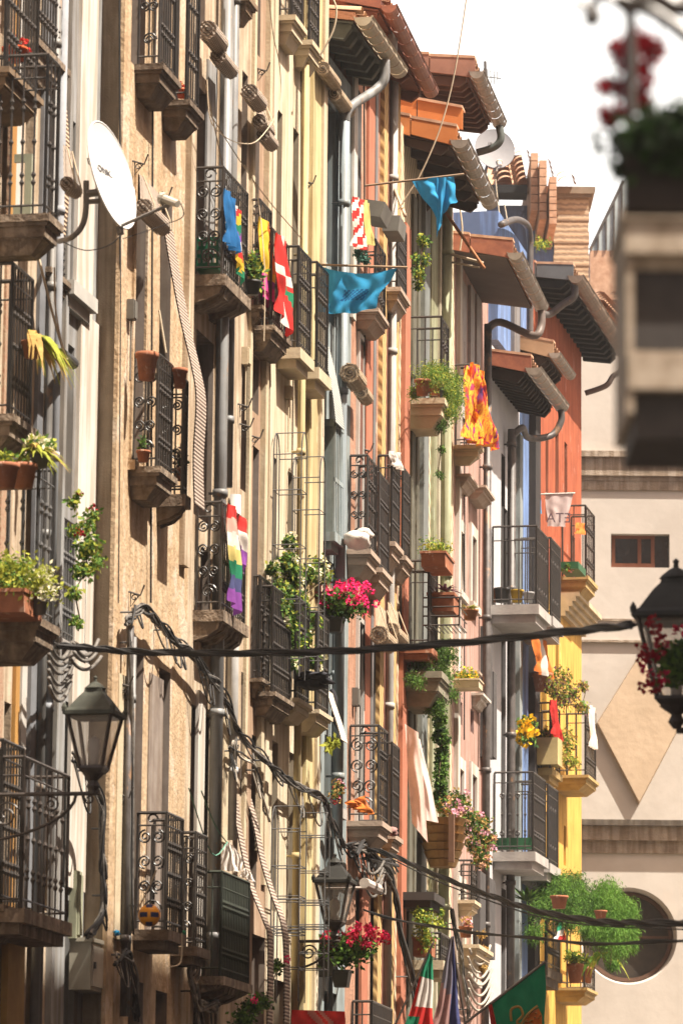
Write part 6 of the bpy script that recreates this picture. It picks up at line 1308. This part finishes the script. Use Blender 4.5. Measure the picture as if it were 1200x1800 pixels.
vine(FB, [(845, 1640, .25, 8, 1), (848, 1670, .25, 9, 1), (848, 1700, .25, 8, 1)], 420, [leafD, leafD], 'dried straw coloured tail of leaves above the pale cable loops', size=.04)
# house 10 balcony pots
for x, r_, h_, m_, lab in ((863, .08, .17, terra, 'terracotta pot by the wall on the upper blue house balcony'), (882, .11, .18, potdark, 'wide black pot on the upper blue house balcony'), (908, .085, .16, mat('ochre_pot', (.42,.27,.03)), 'ochre pot on the upper blue house balcony'), (928, .075, .13, mat('grey_pot', (.4,.4,.4)), 'small grey pot at the corner of the upper blue house balcony')):
    sx = sS(h10, 862, 1062); v_ = FC.pts(x, 1059, sx+.25); t = Thing('flower_pot', lab, 'flower pot', FC, v_, PGp); q = M(); q.lathe(v_, pot_profile(r_, h_), 14); t.part('pot', q, m_, smooth=True)
sx = sS(h10, 865, 1497); v_ = FC.pts(905, 1492, sx+.1); q = M(); q.box(v_.x-.3, v_.x+.22, v_.y, v_.y+.2, v_.z, v_.z+.14); single('window_box', q, potgreen, 'long green trough on the floor of the lower blue house balcony', 'window box', FC)
# house 11 plants
q = M(); c = FC.pt(1008, 1008, .3); q.box(c.x-.15, c.x+.12, c.y-.4, c.y+.3, c.z, c.z+.1); single('window_box', q, potgreen, 'green trough of orange flowers on the small balcony under the red wall', 'window box', FC)
vine(FC, [(995, 998, .25, 9, 1), (1012, 1000, .3, 9, 1)], 90, [leafA], 'orange flowers in the green trough under the red wall', fl=[corg, palef], nfl=9, fs=.05, stalks=False)
potted(FC, 952, 1215, .25, .13, .24, 'terracotta pot high on the yellow wall', group=PGp, name='flower_pot', cat='flower pot')
vine(FC, [(985, 1190, .4, 24, 3), (970, 1210, .4, 20, 2), (1000, 1220, .45, 20, 2), (1018, 1240, .5, 16, 1), (1025, 1205, .5, 10, 1), (988, 1225, .4, 20, 2)], 2000, [leafA, leafY, leafD, leafP], 'reddish green bush over the upper yellow balcony', size=.05, droop=.8)
vine(FC, [(995, 1300, .35, 22, 3), (980, 1330, .3, 22, 2), (1000, 1340, .4, 18, 2), (960, 1290, .2, 16, 2)], 1400, [leafY, leafA, leafD], 'loose pale green plant on the yellow house balcony rail', size=.05)
vine(FC, [(925, 1275, .2, 16, 2), (930, 1300, .2, 14, 1), (918, 1290, .2, 12, 1)], 260, [leafA, leafB], 'bunch of big yellow sunflowers by the blue strip', size=.07, fl=[yelf], nfl=11, fs=.13, stalks=False)
q = M(); c = FC.pt(958, 1345, .2); q.box(c.x-.3, c.x+.18, c.y-.1, c.y+.3, c.z-.0, c.z+.36); single('planter', q, mat('pale_yellow_box', (.62,.48,.22)), 'pale yellow boxed planter under the loose green plant', 'planter', FC)
v = [FC.w(*FC.pt(x, y, .3)) for x, y in ((935, 1110), (958, 1112), (945, 1180), (970, 1200))]; cloth('hanging_cloth', v[0], v[1], v[2], v[3], [corg, cwhite], 'orange and white cloth slanting on the yellow wall', 'cloth', lambda u, v: 1 if .35 < u < .7 else 0, amp=.04)
v = [FC.w(*FC.pt(x, y, .45)) for x, y in ((1036, 1238), (1044, 1245), (1038, 1312), (1046, 1318))]; cloth('towel', v[0], v[1], v[2], v[3], [cwhite], 'white towel on the end of the yellow house railing', 'towel', amp=.03)
v = [FC.w(*FC.pt(x, y, .35)) for x, y in ((1012, 918), (1027, 920), (1012, 938), (1027, 940))]; cloth('hanging_cloth', v[0], v[1], v[2], v[3], [corg], 'small orange cloth on the balcony under the red wall', 'cloth', amp=.02)
v = [FC.w(*FC.pt(x, y, .35)) for x, y in ((968, 1230), (976, 1230), (972, 1290), (986, 1305))]; cloth('parasol_cloth', v[0], v[1], v[2], v[3], [cred], 'furled orange red parasol leaning by the bush on the yellow house', 'parasol', amp=.03)
fernm = [leafA, leafY, mat('fern_green', (.15,.31,.04), (.07,.18,.025), trans=.35)]
vine(FC, [(990, 1570, .5, 34, 4), (965, 1580, .4, 30, 3), (1015, 1590, .6, 34, 4), (1000, 1610, .6, 28, 2), (945, 1600, .3, 20, 1), (940, 1640, .3, 18, 1), (975, 1560, .45, 26, 3), (1010, 1560, .55, 26, 3), (1035, 1590, .7, 26, 3)], 23000, [leafA, leafB, fernm[2]], 'huge dark green fern mound on the bottom yellow house balcony, left of a paler one', size=.07, w=.15, droop=.7, clumps=18, sg=.36, name='fern', cat='fern')
vine(FC, [(1060, 1590, .9, 30, 4), (1085, 1610, 1.0, 30, 4), (1070, 1640, 1.0, 30, 4), (1090, 1640, 1.05, 26, 3), (1085, 1670, 1.05, 20, 1), (1110, 1660, 1.1, 14, 1), (1040, 1630, .8, 24, 2), (1075, 1695, 1.0, 10, .6), (1065, 1570, .9, 26, 3), (1100, 1600, 1.05, 22, 3), (1100, 1635, 1.1, 20, 2)], 24000, [leafA, fernm[2], fernm[2]], 'huge pale green fern drooping in front of the round church window', size=.07, w=.14, droop=.9, clumps=18, sg=.36, name='fern', cat='fern')
potted(FC, 982, 1597, .8, .11, .16, 'terracotta pot showing in the dark fern mound', group=PGp, name='flower_pot', cat='flower pot'); potted(FC, 1055, 1617, 1.2, .08, .12, 'terracotta pot half hidden in the pale fern', group=PGp, name='flower_pot', cat='flower pot')
spraything(FC, 926, 1585, .25, 40, .35, .05, [leafB, leafA], 'spiky blue green agave beside the blue strip', .1)
spraything(FC, 1058, 1678, .7, 22, .40, .13, [fernm[2], leafY], 'broad glossy leaved plant drooping at the corner of the bottom balcony', 1.1)
potted(FC, 1010, 1728, .4, .11, .26, 'orange pot with pale leaves on the bottom yellow house balcony', plant=pl_bush((.16, .2, .12), 400, .07, mis=(leafY, leafA)), group=PGp); potted(FC, 1030, 1728, .4, .09, .22, 'second orange pot at the end of the bottom yellow house balcony', group=PGp, name='flower_pot', cat='flower pot')
v = [FC.w(*FC.pt(x, y, .5)) for x, y in ((983, 1622), (992, 1620), (976, 1650), (992, 1655))]; cloth('pennant', v[0], v[1], v[2], v[3], [cgreen, cwhite, cred], 'small green, white and red pennant under the dark fern', 'flag', lambda u, v: min(2, int((u+v)*1.6)), amp=.02)
# ================================================================== ROOFTOPS FAR BEHIND
YR = 70
def RX(px, py, Y=YR): v = P(px, py, Y); return v.x, v.z
rt = Thing('rear_house', 'distant house with rounded clay roof tiles beside the brick chimney', 'house', None, P(900, 440, YR), 'rooftops behind the street'); rt.e.location.z = 0; rt.o = Vector(rt.e.location)
x0, zt = RX(858, 335); x1, _ = RX(1000, 335); q = M(); q.box(x0, x1, YR+.6, YR+8, 0, zt-.1); rt.part('wall', q, bluep)
q = M(); X0 = RX(872, 300)[0]
for k in range(4):
    a = X0+.17+k*.34; top = (.95, .62, .34, .10)[k]
    for i in range(9):
        y0 = YR+i*.42; z0 = zt+.02+i*.20
        if z0 > zt+top*1.9+.2: break
        i0 = len(q.v)
        for yy, zz, g_ in ((y0, z0+.08, 1), (y0+.48, z0+.25, .85)): q.v += [(a+math.cos(th)*.165*g_, yy, zz+math.sin(th)*.15*g_) for th in [math.pi*j/8 for j in range(9)]]
        for c_ in range(8): q.f.append((i0+c_, i0+c_+1, i0+10+c_, i0+9+c_)); q.mi.append(0)
q.prismx([(YR, zt-.06), (YR, zt), (YR+3, zt+1.43), (YR+3, zt+1.37)], X0-.1, X0+.55)
rt.part('roof', q, tiletop)
q = M()
for k, (px, py, yb) in enumerate(((936, 290, 392), (950, 308, 412), (966, 342, 425))):      # stepped ends of the tile rows
    a, z1 = RX(px, py); _, z0 = RX(px, yb); n_ = 7
    for i in range(n_): zz = z0+(z1-z0)*i/n_; q.box(a-.07, a+.05, YR-.8-k*.2, YR+3, zz+.012, zz+(z1-z0)/n_-.004)
rt.part('tile_row', q, tiletop)
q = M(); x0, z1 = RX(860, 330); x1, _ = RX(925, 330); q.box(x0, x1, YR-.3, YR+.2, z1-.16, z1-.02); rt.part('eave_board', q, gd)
x0, z1 = RX(975, 335); x1, z0 = RX(1038, 470); brk = mat('old_chimney_brick', (.44,.34,.24), (.30,.23,.16), scale=16, bump=.01, bscale=30)
t = Thing('chimney', 'broad brick chimney with a flared cap against the white sky', 'chimney', None, (x0, YR+1, z0-3)); q = M(); n_ = 22
for i in range(n_): a = z0-3+(z1-z0+3)*i/n_; b_ = z0-3+(z1-z0+3)*(i+1)/n_; e = .012*(i % 2); q.box(x0+e, x1-e, YR+.5+e, YR+1.6, a, b_)
t.part('stack', q, wavemat('chimney_brick', (.44,.33,.22), (.26,.19,.13), 3.2, 'Z', dist=2.5)); q = M(); q.box(x0-.06, x1+.04, YR+.44, YR+1.66, z1, z1+.06); q.box(x0-.11, x1+.08, YR+.4, YR+1.7, z1+.06, z1+.13)
i0 = len(q.v); q.prismx([(YR+.4, z1+.13), (YR+1.7, z1+.13), (YR+1.7, z1+.18), (YR+.4, z1+.18)], x0-.14, x1+.1); q.prismx([(YR+.42, z1+.18), (YR+1.5, z1+.18), (YR+1.5, z1+.50)], x0-.35, x0-.1); t.part('cap', q, mat('chimney_cap', (.34,.27,.20), (.22,.17,.12)))
x0, z0 = RX(1036, 440, 76); x1, z1 = RX(1095, 318, 76); t = Thing('glass_roof', 'pale glazed gable rising behind the roofs at the right', 'roof', None, (x0, 76, z0)); q = M(); 
q.prismx([(76, z0-1), (79, z0-1), (79, z0), (76, z0)], x0, x1+1); t.part('base', q, tiletop)
q = M(); q.poly([(x0, 76, z0), (x1+1.5, 76, z0), (x1+1.5, 76, z1+2), (x1, 76, z1)]); q.poly([(x0, 76, z0), (x1, 76, z1), (x1, 79, z1), (x0, 79, z0)]); t.part('pane', q, mat('frosted_pane', (.50,.58,.60), (.42,.50,.52), rough=.3))
q = M(); q.tube([(x0, 75.98, z0), (x1, 75.98, z1)], .03, 5)
for k in range(4): xa = x0+(x1-x0)*(k+1)/4.2; q.tube([(xa, 75.98, z0), (xa, 75.98, z0+(z1-z0)*(k+1)/4.2)], .02, 5)
t.part('glazing_bar', q, pipedark)
vine(FC, [(945, 425, -.5, 14, 1), (960, 432, -.5, 12, 1)], 260, [leafA, leafY], 'weeds growing on the ledge in front of the brick chimney', stalks=False, name='weeds', cat='plant')
# television aerial on the brown timber roof
c = P(855, 190, 55); t = Thing('aerial', 'small television aerial on the end of the brown timber roof', 'aerial', None, c); q = M(); c0 = P(852, 108, 55); q.tube([c, c0], .02, 5); t.part('mast', q, pipedark)
q = M()
for k in range(5): a = P(850+k*6, 132+k*1.5, 55); q.tube([a+Vector((0, -.1, -.12)), a+Vector((0, .1, .12))], .006, 4)
q.tube([P(848, 134, 55), P(880, 138, 55)], .008, 4); t.part('element', q, greyiron)

# ---- more small things on the walls and rails
for fr, px, py, n, w, h, lab, m in ((FA, 424, 640, .0, .12, .16, 'small beige junction box on the cream wall beside the grey downpipes', slabcream), (FA, 222, 560, .0, .10, .16, 'small grey junction box high on the tan wall', greyplast),
        (FA, 500, 700, .0, .10, .12, 'small cream junction box under the ivory house slabs', slabcream), (FB, 618, 1240, .0, .12, .18, 'small grey junction box on the salmon brick', greyplast), (FB, 806, 1130, .0, .14, .18, 'small white junction box on the pink wall', whitep)):
    c = fr.pt(px, py, n); q = M(); q.box(c.x+.002, c.x+.06, c.y, c.y+w, c.z, c.z+h); q.box(c.x+.06, c.x+.07, c.y+.01, c.y+w-.01, c.z+.01, c.z+h-.01); q.tube([(c.x+.03, c.y+w/2, c.z), (c.x+.03, c.y+w/2, c.z-.5)], .008, 5)
    single('junction_box', q, m, lab, 'junction box', fr, 'small junction boxes on the walls')
for pts, lab in (([(FA, 212, -20), (FA, 212, 500), (FA, 208, 1060)], 'thin black wire stapled down the corner of the tan house'), ([(FA, 268, 180), (FA, 267, 600), (FA, 266, 1060)], 'thin wire stapled between the two balcony columns of the tan house'),
                 ([(FA, 530, -20), (FA, 530, 380), (FA, 528, 1200)], 'thin wire down the ivory wall beside the yellow pipe'), ([(FA, 467, 620), (FA, 466, 900), (FA, 464, 1300)], 'thin wire down the edge of the ivory house'),
                 ([(FB, 640, 140), (FB, 641, 500), (FB, 640, 1250)], 'thin wire down the salmon brick between the windows'), ([(FB, 815, 600), (FB, 816, 900), (FB, 815, 1300)], 'thin wire down the pink wall')):
    q = M(); q.tube(crv([f_.pt(x, y, .035)+Vector((0, random.uniform(-.03, .03), 0)) for f_, x, y in pts], 8), .009, 5); single('wall_wire', q, cable, lab, 'cable', pts[0][0], 'thin wires stapled down the walls')
for fr, px, py, n, col, lab in ((FA, 292, 838, .15, cwhite, 'crumpled white rag on the tan house balcony floor'), (FA, 322, 1640, .2, cgreen, 'green rag on the lower tan house balcony'), (FA, 206, 1640, .06, cblue, 'scrap of blue plastic caught on the cream corner strip'), (FB, 690, 1462, .3, cdust, 'dusty pink rag behind the small brick house railing')):
    c = fr.pt(px, py, n); q = M(); k_ = .45 if col in (cblue, cgreen) else 1; lump(q, c, .05*k_, .09*k_, .05*k_, wob=.3); single('rag', q, col, lab, 'cloth', fr, smooth=True)

# ================================================================== HAZE
hz = bpy.data.materials.new('haze'); hz.use_nodes = True; n_ = hz.node_tree; n_.nodes.remove(n_.nodes['Principled BSDF'])
pv = n_.nodes.new('ShaderNodeVolumePrincipled'); pv.inputs['Density'].default_value = 0.0007; pv.inputs['Color'].default_value = (.97, .95, .92, 1); pv.inputs['Anisotropy'].default_value = .3
n_.links.new(pv.outputs[0], n_.nodes['Material Output'].inputs['Volume'])
q = M(); q.box(-65, 65, -35, 165, -1.3, 32); single('haze', q, hz, None, None, kind='stuff', origin=(0, 0, -1.3))
